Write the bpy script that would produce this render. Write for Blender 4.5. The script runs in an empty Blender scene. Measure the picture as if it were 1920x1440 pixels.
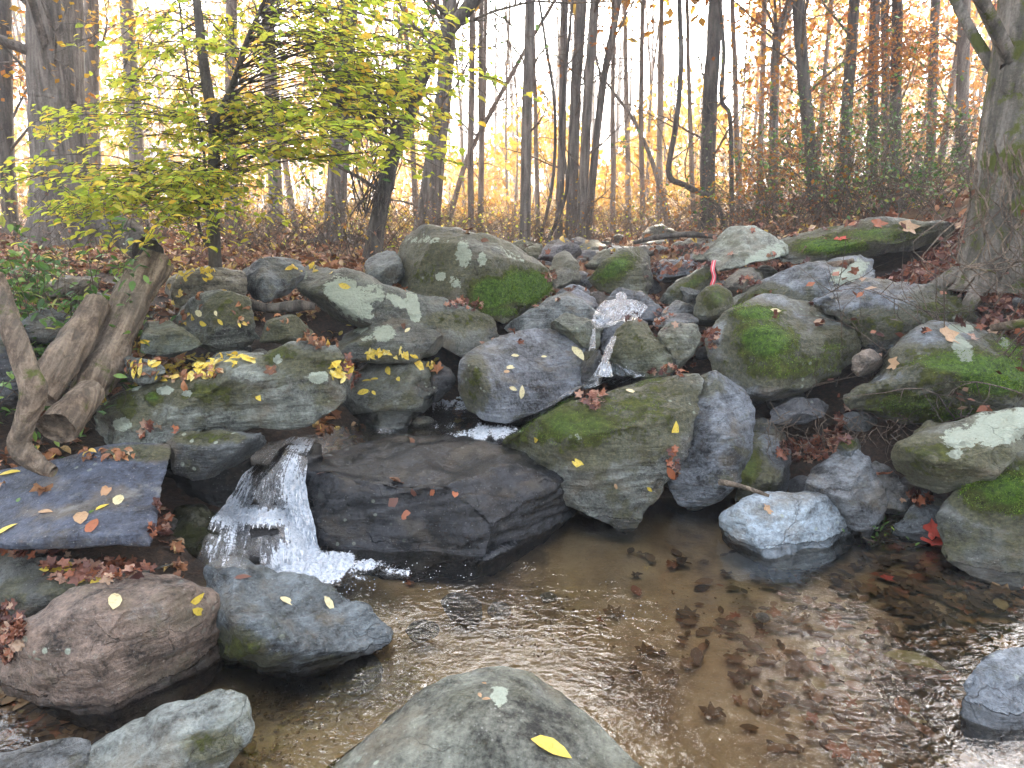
import bpy, bmesh, math, random
import numpy as np
from mathutils import Vector, Matrix
from mathutils.geometry import delaunay_2d_cdt
from mathutils.bvhtree import BVHTree

random.seed(7); RNG = np.random.default_rng(7)
SC = bpy.context.scene
COL = SC.collection

# ------------------------------------------------------------------ camera
F_PX = 1331.0; CX, CY = 960.0, 720.0; PITCH = math.radians(13.1); CAM_H = 1.45
cam_d = bpy.data.cameras.new('camera'); cam = bpy.data.objects.new('camera', cam_d); COL.objects.link(cam)
cam.location = (0, 0, CAM_H); cam.rotation_euler = (math.pi/2 - PITCH, 0, 0)
cam_d.sensor_width = 36; cam_d.lens = F_PX/1920*36; cam_d.clip_start = 0.05; cam_d.clip_end = 2000
SC.camera = cam

# ------------------------------------------------------------------ light
SUN_EL = math.radians(29); SUN_AZ = math.radians(15)     # azimuth clockwise from +Y, the view direction
w = bpy.data.worlds.new('World'); SC.world = w; w.use_nodes = True
nt = w.node_tree; sky = nt.nodes.new('ShaderNodeTexSky'); sky.sky_type = 'NISHITA'; sky.sun_disc = False
sky.sun_elevation = SUN_EL; sky.sun_rotation = SUN_AZ; sky.air_density = 1.0; sky.dust_density = 3.0; sky.ozone_density = 1.0
bg = nt.nodes['Background']; bg.inputs['Strength'].default_value = 0.15
hs_ = nt.nodes.new('ShaderNodeHueSaturation'); hs_.inputs['Saturation'].default_value = .5   # thin high cloud whitens the blue
nt.links.new(sky.outputs[0], hs_.inputs['Color']); nt.links.new(hs_.outputs[0], bg.inputs['Color'])
sd = bpy.data.lights.new('sun', 'SUN'); sd.energy = 2.4; sd.angle = math.radians(0.6); sd.color = (1.0, 0.86, 0.66)
sun = bpy.data.objects.new('sun', sd); COL.objects.link(sun); sun.location = (4, 6, 12)
sv = Vector((math.sin(SUN_AZ)*math.cos(SUN_EL), math.cos(SUN_AZ)*math.cos(SUN_EL), math.sin(SUN_EL)))
sun.rotation_euler = sv.to_track_quat('Z', 'Y').to_euler()
SC.view_settings.view_transform = 'Standard'; SC.view_settings.look = 'None'
SC.view_settings.exposure = 3.42; SC.view_settings.gamma = 1.0
SC.render.engine = 'CYCLES'
SC.cycles.max_bounces = 6; SC.cycles.diffuse_bounces = 3; SC.cycles.glossy_bounces = 3
SC.cycles.transmission_bounces = 3; SC.cycles.transparent_max_bounces = 8; SC.cycles.volume_bounces = 0
SC.cycles.caustics_reflective = False; SC.cycles.caustics_refractive = False
SC.cycles.sample_clamp_indirect = 4

# ------------------------------------------------------------------ pixel <-> world
cp, sp = math.cos(PITCH), math.sin(PITCH)
def P(px, py, Y):
    d = (px-CX)/F_PX; v = (CY-py)/F_PX
    r = np.array([d, cp+v*sp, -sp+v*cp]); t = Y/r[1]
    return np.array([0, 0, CAM_H]) + r*t
def ray(px, py):
    d = (px-CX)/F_PX; v = (CY-py)/F_PX
    return Vector((d, cp+v*sp, -sp+v*cp)).normalized()
def Pz(px, py, z):
    r = ray(px, py); t = (z-CAM_H)/r.z
    return np.array([r.x*t, r.y*t, z])
def proj(V):
    V = np.asarray(V, float); q = V - np.array([0, 0, CAM_H])
    f = q[:, 1]*cp - q[:, 2]*sp; u = q[:, 1]*sp + q[:, 2]*cp
    f = np.maximum(f, 1e-3)
    return CX + F_PX*q[:, 0]/f, CY - F_PX*u/f

# ------------------------------------------------------------------ noise
_perm = np.random.default_rng(3).permutation(256); _perm = np.concatenate([_perm, _perm, _perm])
_g = np.random.default_rng(4).normal(size=(256, 3)); _g /= np.linalg.norm(_g, axis=1)[:, None]
def pnoise(p):
    p = np.asarray(p, float); i = np.floor(p).astype(int); f = p - i; u = f*f*f*(f*(f*6-15)+10)
    i &= 255; out = 0
    for dx in (0, 1):
        for dy in (0, 1):
            for dz in (0, 1):
                h = _perm[_perm[_perm[(i[:, 0]+dx) & 255]+((i[:, 1]+dy) & 255)]+((i[:, 2]+dz) & 255)]
                d = _g[h, 0]*(f[:, 0]-dx)+_g[h, 1]*(f[:, 1]-dy)+_g[h, 2]*(f[:, 2]-dz)
                wgt = (u[:, 0] if dx else 1-u[:, 0])*(u[:, 1] if dy else 1-u[:, 1])*(u[:, 2] if dz else 1-u[:, 2])
                out = out + wgt*d
    return out*1.6
def fbm(p, sc, oct=4, gain=.5):
    a = 1; s = 0; q = np.asarray(p)*sc
    for k in range(oct):
        s = s + a*pnoise(q + k*17.3); a *= gain; q = q*2.03
    return s

# ------------------------------------------------------------------ mesh helpers
def tag(o, label=None, cat=None, group=None, kind=None):
    if label: o['label'] = label
    if cat: o['category'] = cat
    if group: o['group'] = group
    if kind: o['kind'] = kind
    return o
def mesh_from(name, V, F, mat, smooth=True, attrs=None):
    V = np.asarray(V, np.float32); me = bpy.data.meshes.new(name)
    if isinstance(F, np.ndarray):
        n, k = F.shape
        me.vertices.add(len(V)); me.vertices.foreach_set('co', V.ravel())
        me.loops.add(n*k); me.loops.foreach_set('vertex_index', F.astype(np.int32).ravel())
        me.polygons.add(n); me.polygons.foreach_set('loop_start', np.arange(0, n*k, k, dtype=np.int32))
        me.update(calc_edges=True); me.validate()
    else:
        me.from_pydata(V.tolist(), [], F); me.update()
    if smooth: me.polygons.foreach_set('use_smooth', [True]*len(me.polygons))
    if attrs:
        for k2, a in attrs.items():
            a = np.asarray(a, np.float32)
            if a.ndim == 1:
                at = me.attributes.new(k2, 'FLOAT', 'POINT'); at.data.foreach_set('value', a)
            else:
                at = me.attributes.new(k2, 'FLOAT_VECTOR', 'POINT'); at.data.foreach_set('vector', a.ravel())
    me.materials.append(mat); return me
def obj(name, V, F, mat, parent=None, origin=None, smooth=True, attrs=None):
    V = np.asarray(V, float)
    if parent is not None: o0 = np.array(parent['_o'])
    else:
        if origin is None: origin = (V[:, 0].mean(), V[:, 1].mean(), V[:, 2].min())
        o0 = np.array(origin, float)
    o = bpy.data.objects.new(name, mesh_from(name, V-o0, F, mat, smooth, attrs)); COL.objects.link(o)
    o['_o'] = [float(c) for c in o0]
    if parent is None: o.location = o0
    else: o.parent = parent
    return o
def empty(name, loc):
    o = bpy.data.objects.new(name, None); COL.objects.link(o); o.location = loc; o['_o'] = [float(c) for c in loc]
    o.empty_display_size = .1; return o

class Tubes:
    def __init__(s): s.V = []; s.F = []; s.n = 0
    def add(s, pts, rad, sides=5, cap=True):
        pts = np.asarray(pts, float); m = len(pts); rad = np.asarray(rad, float)
        T = np.gradient(pts, axis=0); T /= np.linalg.norm(T, axis=1)[:, None]+1e-9
        up = np.array([0.13, 0.31, .94]) if abs(T[0, 2]) < .8 else np.array([1., .2, 0])
        A = np.cross(T, up); A /= np.linalg.norm(A, axis=1)[:, None]+1e-9; B = np.cross(T, A)
        an = np.arange(sides)*2*math.pi/sides
        R = pts[:, None, :] + rad[:, None, None]*(A[:, None, :]*np.cos(an)[None, :, None]+B[:, None, :]*np.sin(an)[None, :, None])
        s.V.append(R.reshape(-1, 3))
        i = np.arange(m-1)[:, None]*sides; j = np.arange(sides)[None, :]; j2 = (j+1) % sides
        F = np.stack([i+j, i+j2, i+sides+j2, i+sides+j], -1).reshape(-1, 4) + s.n
        s.F.append(F); s.n += m*sides
        if cap and sides >= 4:
            for base in (0, (m-1)*sides):
                c = pts[0] if base == 0 else pts[-1]
                s.V.append(c[None]); k = s.n; b = k - m*sides + base if base == 0 else k-1-m*sides+base
                b = (k - m*sides + base) if base == 0 else (k - 1 - m*sides + base)
                tri = [[b+q, k, b+(q+1) % sides, b+(q+1) % sides] for q in range(sides)]
                s.F.append(np.array(tri)); s.n += 1
    def data(s):
        V = np.concatenate(s.V); F = np.concatenate(s.F); return V, F
    def build(s, name, mat, parent=None, origin=None):
        V, F = s.data(); quad = F[:, 2] != F[:, 3]
        Fl = [tuple(f) for f in F[quad].tolist()] + [tuple(f[:3]) for f in F[~quad].tolist()]
        if quad.all(): return obj(name, V, F, mat, parent, origin)
        return obj(name, V, Fl, mat, parent, origin)

def rot_mats(yaw, pitch, roll):
    cy, sy, c2, s2, cr, sr = np.cos(yaw), np.sin(yaw), np.cos(pitch), np.sin(pitch), np.cos(roll), np.sin(roll)
    o = np.zeros_like(yaw); I = np.ones_like(yaw)
    Rz = np.stack([cy, -sy, o, sy, cy, o, o, o, I], -1).reshape(-1, 3, 3)
    Ry = np.stack([c2, o, s2, o, I, o, -s2, o, c2], -1).reshape(-1, 3, 3)
    Rx = np.stack([I, o, o, o, cr, -sr, o, sr, cr], -1).reshape(-1, 3, 3)
    return Rz@Ry@Rx
# leaf templates: length along +X (0..1), blade in XY, Z is up
def leaf_ovate(wd=.42, fold=.06, curl=.1):
    xs = np.array([0, .2, .5, .78, 1.]); ws = np.array([0, .75, 1, .62, 0])*wd/2
    V = [(-.12, 0, 0.0)]; 
    mid = [(x, 0, -curl*(x-.5)**2*4*.5) for x in xs]
    V = mid[:]; L = []; R = []
    for k in (1, 2, 3):
        L.append(len(V)); V.append((xs[k], ws[k], fold+mid[k][2])); R.append(len(V)); V.append((xs[k], -ws[k], fold+mid[k][2]))
    F = [(0, 1, L[0]), (0, R[0], 1), (1, 2, L[1]), (1, L[1], L[0]), (1, R[0], R[1]), (1, R[1], 2),
         (2, 3, L[2]), (2, L[2], L[1]), (2, R[1], R[2]), (2, R[2], 3), (3, 4, L[2]), (3, R[2], 4)]
    return np.array(V, float)-[.5, 0, 0], np.array(F)
def leaf_maple(seed=0):
    r = np.random.default_rng(seed); ang = np.linspace(-2.6, 2.6, 15); rad = []
    for k, a in enumerate(ang):
        big = k % 3 == 1
        rad.append((.52-.12*abs(a)/2.6 if big else .27 if k % 3 == 0 else .36)+r.uniform(-.04, .04))
    pts = [(.0, 0, 0), (-.5, 0, .0)] + [(rr*math.cos(a), rr*math.sin(a), r.uniform(-.02, .14)) for a, rr in zip(ang, rad)]
    V = np.array(pts); F = [(0, k, k+1) for k in range(2, 16)]
    F += [(0, 1, 2), (0, 16, 1)]; V[1] = (-.12, 0, 0)
    return V, np.array(F)
MAPLE2 = leaf_maple(5); LEAF = leaf_ovate(); LEAF_FLAT = leaf_ovate(.44, .02, .12); MAPLE = leaf_maple()
SMALL = (np.array([(-.5, 0, 0), (0, .3, .05), (.5, 0, 0), (0, -.3, .05)]), np.array([(0, 3, 1), (1, 3, 2)]))
def scatter(tmpl, pos, yaw, pitch, roll, size):
    V0, F0 = tmpl; n = len(pos)
    R = rot_mats(yaw, pitch, roll); V = (R[:, None]@V0[None, :, :, None])[..., 0]*size[:, None, None] + pos[:, None, :]
    F = F0[None]+ (np.arange(n)*len(V0))[:, None, None]
    return V.reshape(-1, 3), F.reshape(-1, 3)
def join(parts):
    V = []; F = []; n = 0
    for v, f in parts: V.append(v); F.append(f+n); n += len(v)
    return np.concatenate(V), np.concatenate(F)

# ------------------------------------------------------------------ materials
def newmat(name):
    m = bpy.data.materials.new(name); m.use_nodes = True; nt = m.node_tree; nt.nodes.clear()
    out = nt.nodes.new('ShaderNodeOutputMaterial'); return m, nt, out
class N:
    """tiny node-graph helper"""
    def __init__(s, nt): s.nt = nt
    def node(s, t, **kw):
        n = s.nt.nodes.new(t)
        for k, v in kw.items(): setattr(n, k, v)
        return n
    def set(s, sock, v):
        if isinstance(v, bpy.types.NodeSocket): s.nt.links.new(v, sock)
        else: sock.default_value = v if not (isinstance(v, tuple) and len(v) == 3 and sock.type == 'RGBA') else (*v, 1)
    def pos(s): return s.node('ShaderNodeNewGeometry').outputs['Position']
    def normz(s):
        n = s.node('ShaderNodeSeparateXYZ'); s.set(n.inputs[0], s.node('ShaderNodeNewGeometry').outputs['Normal']); return n.outputs[2]
    def map(s, vec, scale=(1, 1, 1), rot=(0, 0, 0), loc=(0, 0, 0)):
        n = s.node('ShaderNodeMapping'); s.set(n.inputs['Vector'], vec); n.inputs['Scale'].default_value = scale
        n.inputs['Rotation'].default_value = rot; n.inputs['Location'].default_value = loc; return n.outputs[0]
    def noise(s, vec, scale, detail=4, rough=.55, dist=0):
        n = s.node('ShaderNodeTexNoise'); s.set(n.inputs['Vector'], vec); n.inputs['Scale'].default_value = scale
        n.inputs['Detail'].default_value = detail; n.inputs['Roughness'].default_value = rough; n.inputs['Distortion'].default_value = dist
        return n.outputs['Fac']
    def voro(s, vec, scale, feature='F1', out='Distance', rnd=1):
        n = s.node('ShaderNodeTexVoronoi', feature=feature); s.set(n.inputs['Vector'], vec); n.inputs['Scale'].default_value = scale
        n.inputs['Randomness'].default_value = rnd; return n.outputs[out]
    def attr(s, name, out='Fac'):
        n = s.node('ShaderNodeAttribute', attribute_name=name); return n.outputs[out]
    def m(s, op, a, b=0, c=None, clamp=False):
        n = s.node('ShaderNodeMath', operation=op, use_clamp=clamp); s.set(n.inputs[0], a); s.set(n.inputs[1], b)
        if c is not None: s.set(n.inputs[2], c)
        return n.outputs[0]
    def ss(s, v, a, b, lo=0., hi=1.):
        n = s.node('ShaderNodeMapRange', interpolation_type='SMOOTHSTEP'); s.set(n.inputs[0], v)
        n.inputs[1].default_value = a; n.inputs[2].default_value = b; n.inputs[3].default_value = lo; n.inputs[4].default_value = hi
        return n.outputs[0]
    def mix(s, f, a, b, mode='MIX'):
        n = s.node('ShaderNodeMix', data_type='RGBA', blend_type=mode); s.set(n.inputs[0], f); s.set(n.inputs[6], a); s.set(n.inputs[7], b); return n.outputs[2]
    def ramp(s, f, stops, interp='LINEAR'):
        n = s.node('ShaderNodeValToRGB'); s.set(n.inputs[0], f); cr = n.color_ramp; cr.interpolation = interp
        while len(cr.elements) > 1: cr.elements.remove(cr.elements[-1])
        cr.elements[0].position = stops[0][0]; cr.elements[0].color = (*stops[0][1], 1)
        for p_, c_ in stops[1:]:
            e = cr.elements.new(p_); e.color = (*c_, 1)
        return n.outputs[0]
    def bump(s, h, strength=.5, dist=.02, nrm=None):
        n = s.node('ShaderNodeBump'); s.set(n.inputs['Height'], h); n.inputs['Strength'].default_value = strength
        n.inputs['Distance'].default_value = dist
        if nrm is not None: s.set(n.inputs['Normal'], nrm)
        return n.outputs[0]
    def principled(s, color, rough=.6, normal=None, spec=.5, **kw):
        n = s.node('ShaderNodeBsdfPrincipled'); s.set(n.inputs['Base Color'], color); s.set(n.inputs['Roughness'], rough)
        s.set(n.inputs['Specular IOR Level'], spec)
        if normal is not None: s.set(n.inputs['Normal'], normal)
        return n.outputs[0]
    def mixsh(s, f, a, b):
        n = s.node('ShaderNodeMixShader'); s.set(n.inputs[0], f); s.set(n.inputs[1], a); s.set(n.inputs[2], b); return n.outputs[0]

def rock_material(name, band_rot, band=.6):
    m, nt, out = newmat(name); g = N(nt); pos = g.pos()
    tint = g.attr('tint', 'Vector')
    n1 = g.noise(pos, 2.6, 6, .62); n2 = g.noise(pos, 11, 7, .68); n3 = g.noise(pos, 75, 4, .7)
    bp = g.map(pos, (2.2, 2.2, 30), band_rot); bn = g.noise(bp, 1.3, 7, .68, .4)
    v = g.m('ADD', g.ss(n1, .3, .7, .5, 1.35), g.m('MULTIPLY', g.m('SUBTRACT', n2, .5), 2.3))
    v = g.m('ADD', v, g.m('MULTIPLY', g.m('SUBTRACT', bn, .5), 1.5*band)); v = g.m('ADD', v, g.m('MULTIPLY', g.m('SUBTRACT', n3, .5), 1.6))
    n4 = g.noise(g.map(pos, loc=(6, 1, 8)), 30, 6, .75); v = g.m('ADD', v, g.m('MULTIPLY', g.m('SUBTRACT', n4, .5), 1.6))
    v = g.m('MAXIMUM', g.m('ADD', g.m('MULTIPLY', v, 1.2), -.26), .09)
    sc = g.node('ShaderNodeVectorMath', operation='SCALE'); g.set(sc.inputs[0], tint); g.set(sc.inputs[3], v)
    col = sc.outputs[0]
    # brown mineral stain and pale quartz flecks
    stain = g.ss(g.noise(g.map(pos, (1, 1, 1.4), loc=(7, 3, 1)), 4.3, 6, .65), .5, .68)
    col = g.mix(g.m('MULTIPLY', stain, .6), col, (.2, .165, .11))
    pale = g.ss(g.noise(g.map(pos, loc=(2, 9, 4)), 6.5, 7, .7), .56, .7)
    col = g.mix(g.m('MULTIPLY', pale, .4), col, (.36, .38, .37))
    fleck = g.ss(g.voro(pos, 46), .17, .08); col = g.mix(g.m('MULTIPLY', fleck, .5), col, (.4, .41, .38))
    # cracks
    cp_ = g.map(pos, (1, 1, 1.8), band_rot); dv = g.noise(pos, 5, 4, .6)
    va = g.node('ShaderNodeVectorMath', operation='ADD'); g.set(va.inputs[0], cp_)
    dvv = g.node('ShaderNodeVectorMath', operation='SCALE'); g.set(dvv.inputs[0], g.node('ShaderNodeTexNoise').outputs['Color']); nt.nodes[-1]
    tn = [n for n in nt.nodes if n.type == 'TEX_NOISE'][-1]; g.set(tn.inputs['Vector'], pos); tn.inputs['Scale'].default_value = 5; tn.inputs['Detail'].default_value = 4
    dvv.inputs[3].default_value = .35; g.set(va.inputs[1], dvv.outputs[0])
    crack = g.m('MULTIPLY', g.ss(g.voro(va.outputs[0], 2.1, 'DISTANCE_TO_EDGE'), .008, .0), g.ss(n1, .42, .6))
    col = g.mix(g.m('MULTIPLY', crack, .35), col, (.03, .03, .027))
    # algae film and moss
    moss_a = g.attr('moss'); fil = g.ss(g.m('ADD', moss_a, g.m('MULTIPLY', g.m('SUBTRACT', g.noise(pos, 7, 7, .7), .5), 2.2)), .1, .5)
    bare = g.ss(g.normz(), .45, .9, 0, 1); bare = g.m('MULTIPLY', bare, g.ss(moss_a, .5, .2))
    fil = g.m('MULTIPLY', fil, g.m('SUBTRACT', 1, g.m('MULTIPLY', bare, .8)))
    fcol = g.ramp(g.noise(pos, 55, 5, .75), [(.32, (.028, .028, .014)), (.5, (.085, .085, .036)), (.7, (.19, .18, .09))])
    col = g.mix(g.m('MULTIPLY', fil, .8), col, fcol)
    mn = g.m('ADD', moss_a, g.m('MULTIPLY', g.m('SUBTRACT', g.noise(g.map(pos, loc=(5, 5, 5)), 13, 8, .72), .5), 2.4))
    moss = g.ss(mn, .74, .98)
    mcol = g.ramp(g.noise(pos, 24, 5, .7), [(.3, (.03, .035, .006)), (.5, (.085, .1, .015)), (.68, (.17, .19, .03))])
    bright = g.ss(moss_a, 1.0, 1.35); mcol = g.mix(bright, mcol, g.ramp(g.noise(pos, 40, 4, .7), [(.35, (.03, .07, .006)), (.6, (.12, .24, .02)), (.75, (.24, .38, .05))]))
    col = g.mix(moss, col, mcol)
    # lichen
    la = g.attr('lich'); ln = g.m('ADD', la, g.m('MULTIPLY', g.m('SUBTRACT', g.noise(g.map(pos, loc=(1, 8, 2)), 26, 6, .72), .5), 1.9))
    spots = g.m('MULTIPLY', g.ss(g.voro(g.map(pos, loc=(3, 3, 3)), 17), .2, .13), g.ss(g.noise(g.map(pos, loc=(4, 4, 9)), 3.5, 3), .55, .66))
    lm = g.m('MAXIMUM', g.ss(ln, .52, .6), g.m('MULTIPLY', spots, g.ss(la, -.2, .1)))
    lcol = g.mix(g.noise(pos, 60, 4, .7), (.28, .33, .25), (.52, .57, .47)); col = g.mix(lm, col, lcol)
    # wet
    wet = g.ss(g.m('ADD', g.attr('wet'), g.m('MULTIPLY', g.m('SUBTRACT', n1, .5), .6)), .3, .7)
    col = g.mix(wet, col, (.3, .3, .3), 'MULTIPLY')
    nn = g.ss(n1, .3, .7, .42, .62); rough = g.m('ADD', g.m('MULTIPLY', g.m('SUBTRACT', 1, wet), nn), g.m('MULTIPLY', wet, .1))
    rough = g.m('ADD', rough, g.m('MULTIPLY', g.m('MAXIMUM', moss, lm), .3), clamp=True)
    h = g.m('ADD', g.m('MULTIPLY', n2, .7), g.m('MULTIPLY', bn, .9*band+.3)); h = g.m('ADD', h, g.m('MULTIPLY', n3, g.m('MULTIPLY', .45, g.m('SUBTRACT', 1, g.m('MULTIPLY', wet, .85)))))
    h = g.m('SUBTRACT', h, g.m('MULTIPLY', crack, .25))
    h = g.m('ADD', h, g.m('MULTIPLY', moss, g.m('MULTIPLY', g.noise(pos, 190, 3, .8), .7)))
    h = g.m('MULTIPLY', h, g.m('SUBTRACT', 1, g.m('MULTIPLY', wet, .5)))
    nrm = g.bump(h, 1., .038)
    nt.links.new(g.principled(col, rough, nrm, g.m('SUBTRACT', .45, g.m('MULTIPLY', wet, .05))), out.inputs[0]); return m
ROCKM = [rock_material('stone_foliated', (.5, .25, .4), .55), rock_material('stone_tilted', (-.6, .5, .1), .8), rock_material('stone_massive', (1.2, .1, .9), .25)]

def leaf_material(name, stops, trans=.4, rough=.45, spec=.4):
    m, nt, out = newmat(name); g = N(nt)
    ri = g.node('ShaderNodeNewGeometry').outputs['Random Per Island']; col = g.ramp(ri, stops)
    vein = g.noise(g.pos(), 75, 4, .7); col = g.mix(g.ss(vein, .5, .66, .0, .65), col, g.mix(.65, col, (.13, .06, .02)))
    pr = g.principled(col, rough, None, spec)
    tr = g.node('ShaderNodeBsdfTranslucent'); g.set(tr.inputs[0], col)
    nt.links.new(g.mixsh(trans, pr, tr.outputs[0]), out.inputs[0]); return m
M_SAP = leaf_material('hornbeam_leaves', [(0, (.3, .42, .05)), (.3, (.5, .6, .07)), (.6, (.7, .7, .09)), (.85, (.8, .7, .1)), (1, (.8, .5, .07))], .7, .45, .25)
M_GREEN = leaf_material('green_leaves', [(0, (.05, .13, .03)), (.5, (.1, .22, .05)), (.85, (.2, .34, .06)), (1, (.4, .42, .07))], .35, .35)
M_ORANGE = leaf_material('orange_leaves', [(0, (.34, .11, .015)), (.4, (.44, .18, .02)), (.75, (.5, .27, .03)), (1, (.34, .08, .02))], .5)
M_GOLD = leaf_material('golden_leaves', [(0, (.42, .2, .012)), (.5, (.5, .3, .02)), (.8, (.5, .37, .05)), (1, (.42, .14, .012))], .5)
M_LITTER = leaf_material('leaf_litter', [(0, (.09, .04, .02)), (.3, (.2, .085, .04)), (.52, (.3, .13, .06)), (.72, (.42, .19, .08)), (.86, (.46, .33, .2)), (.94, (.62, .42, .08)), (1, (.66, .5, .12))], .12, .5)
M_RED = leaf_material('red_brown_leaves', [(0, (.045, .016, .014)), (.25, (.11, .04, .03)), (.5, (.2, .075, .045)), (.7, (.32, .11, .05)), (.85, (.36, .2, .14)), (1, (.42, .3, .2))], .12, .38)
M_SUNK = leaf_material('sunken_leaves', [(0, (.04, .03, .018)), (.3, (.08, .055, .03)), (.6, (.14, .095, .05)), (.85, (.2, .12, .055)), (.97, (.24, .08, .035)), (1, (.3, .26, .12))], .0, .6, .1)
M_YEL = leaf_material('yellow_leaf', [(0, (.72, .5, .05)), (.6, (.8, .62, .1)), (1, (.78, .68, .25))], .2, .4)
M_PALE = leaf_material('pale_leaf', [(0, (.7, .6, .32)), (1, (.75, .7, .42))], .2, .4)

def bark_material(name, c1, c2, moss=.0, sx=14, sz=1.6, rough=.85, strength=1.0, rot=(0, 0, 0)):
    m, nt, out = newmat(name); g = N(nt); pos = g.pos()
    n = g.noise(g.map(g.map(pos, (1, 1, 1), rot), (sx, sx, sz)), 1.6, 7, .65, .3); n2 = g.noise(pos, 5, 5); n3 = g.noise(pos, 60, 4, .7)
    v = g.m('ADD', g.m('MULTIPLY', n, .75), g.m('MULTIPLY', n3, .25))
    col = g.ramp(v, [(.34, tuple(c*.35 for c in c1)), (.47, c1), (.62, c2)]); col = g.mix(g.ss(n2, .35, .7, 0, .5), col, g.mix(.5, col, (.2, .2, .17)))
    if moss:
        col = g.mix(g.ss(g.noise(pos, 6, 6, .7), .62-moss*.3, .72-moss*.3), col, (.09, .105, .02))
    nrm = g.bump(g.m('ADD', n, g.m('MULTIPLY', n3, .3)), strength, .03)
    nt.links.new(g.principled(col, rough, nrm, .25), out.inputs[0]); return m
M_BARK = bark_material('grey_bark', (.13, .11, .09), (.3, .26, .22))
M_BARKD = bark_material('dark_bark', (.06, .05, .042), (.16, .135, .11))
M_BARKF = bark_material('far_bark', (.17, .13, .1), (.3, .24, .19), sx=8)
M_BARKM = bark_material('mossy_bark', (.11, .1, .08), (.3, .27, .23), .45, sx=9)
M_TWIG = bark_material('twig_bark', (.1, .075, .055), (.24, .18, .13), sx=30)
M_LOG = bark_material('dead_wood', (.13, .095, .065), (.36, .28, .2), .16, sx=15, sz=1.8, rot=(.84, 0, 0), strength=1.3)

def ground_material():
    m, nt, out = newmat('forest_soil_and_sand'); g = N(nt); pos = g.pos()
    sx = g.node('ShaderNodeSeparateXYZ'); g.set(sx.inputs[0], pos)
    n1 = g.noise(pos, 6, 7, .65); n2 = g.noise(pos, 45, 5, .7); n3 = g.noise(pos, 1.3, 5)
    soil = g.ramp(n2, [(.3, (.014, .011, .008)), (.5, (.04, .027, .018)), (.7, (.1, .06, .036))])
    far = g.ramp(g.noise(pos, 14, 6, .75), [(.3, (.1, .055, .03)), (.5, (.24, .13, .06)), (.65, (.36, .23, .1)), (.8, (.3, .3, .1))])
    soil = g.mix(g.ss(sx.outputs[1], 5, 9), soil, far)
    sand = g.ramp(n1, [(.3, (.24, .17, .09)), (.5, (.38, .28, .15)), (.7, (.48, .37, .21))])
    sand = g.mix(g.ss(g.voro(pos, 60), .3, .05, 0, .5), sand, (.16, .11, .06))
    sand = g.mix(g.ss(g.noise(pos, 2.4, 6, .6), .5, .64, 0, .75), sand, (.1, .07, .04))
    col = g.mix(g.ss(sx.outputs[2], .03, -.03), soil, sand)
    nrm = g.bump(g.m('ADD', n1, n2), .6, .02)
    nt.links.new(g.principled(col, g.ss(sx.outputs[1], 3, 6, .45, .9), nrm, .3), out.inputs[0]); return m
M_GROUND = ground_material()

def water_material(name, tint, bscale=1.0, strength=.35, rough=.02):
    m, nt, out = newmat(name); g = N(nt); pos = g.pos()
    w1 = g.noise(g.map(pos, (1.5, 2.6, 1), (0, 0, -.5)), 9*bscale, 3, .5, 1.1); w2 = g.noise(g.map(pos, (1, 1.5, 1), (0, 0, .4)), 32*bscale, 2, .5, .8)
    calm = g.ss(g.noise(g.map(pos, loc=(1.3, 0, 0)), 1.1, 3), .35, .65, .35, 1.)
    sx = g.node('ShaderNodeSeparateXYZ'); g.set(sx.inputs[0], pos)
    near = g.ss(sx.outputs[1], 2.7, 2.1, .3, 1.)
    h = g.m('MULTIPLY', g.m('ADD', w1, g.m('MULTIPLY', w2, .28)), g.m('MULTIPLY', near, calm))
    nrm = g.bump(h, strength, .05)
    tr = g.node('ShaderNodeBsdfTransparent'); g.set(tr.inputs[0], tint)
    gl = g.node('ShaderNodeBsdfGlossy'); gl.inputs['Roughness'].default_value = rough; g.set(gl.inputs['Color'], (1, 1, 1)); g.set(gl.inputs['Normal'], nrm)
    fr = g.node('ShaderNodeFresnel'); fr.inputs[0].default_value = 1.75; g.set(fr.inputs['Normal'], nrm)
    nt.links.new(g.mixsh(fr.outputs[0], tr.outputs[0], gl.outputs[0]), out.inputs[0]); return m
M_POOL = water_material('clear_pool_water', (.9, .86, .77), 1.0, .18)
M_FLOW = water_material('running_water', (.62, .6, .55), 1.8, .9, .05)

def foam_material():
    m, nt, out = newmat('white_water'); g = N(nt); pos = g.pos(); fa = g.attr('foam'); fl = g.attr('flow', 'Vector')
    st = g.noise(g.map(fl, (46, 5, 1)), 1, 5, .75, .9); n2 = g.noise(pos, 70, 4, .75)
    k = g.m('ADD', fa, g.m('ADD', g.m('MULTIPLY', g.m('SUBTRACT', st, .5), 1.9), g.m('MULTIPLY', g.m('SUBTRACT', n2, .5), 1.0)))
    mask = g.ss(k, .4, .62)
    nrm = g.bump(g.m('ADD', st, g.m('MULTIPLY', n2, .6)), .9, .03)
    white = g.principled(g.ramp(n2, [(.3, (.3, .36, .42)), (.5, (.7, .77, .84)), (.65, (.95, .97, 1.))]), .35, nrm, .5)
    tr = g.node('ShaderNodeBsdfTransparent'); g.set(tr.inputs[0], (.75, .78, .8))
    gl = g.node('ShaderNodeBsdfGlossy'); gl.inputs['Roughness'].default_value = .06; g.set(gl.inputs['Normal'], nrm); g.set(gl.inputs['Color'], (1, 1, 1))
    fr = g.node('ShaderNodeFresnel'); fr.inputs[0].default_value = 1.36; g.set(fr.inputs['Normal'], nrm)
    clear = g.mixsh(g.m('MULTIPLY', fr.outputs[0], .6), tr.outputs[0], gl.outputs[0])
    nt.links.new(g.mixsh(mask, clear, white), out.inputs[0]); return m
M_FOAM = foam_material()
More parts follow.
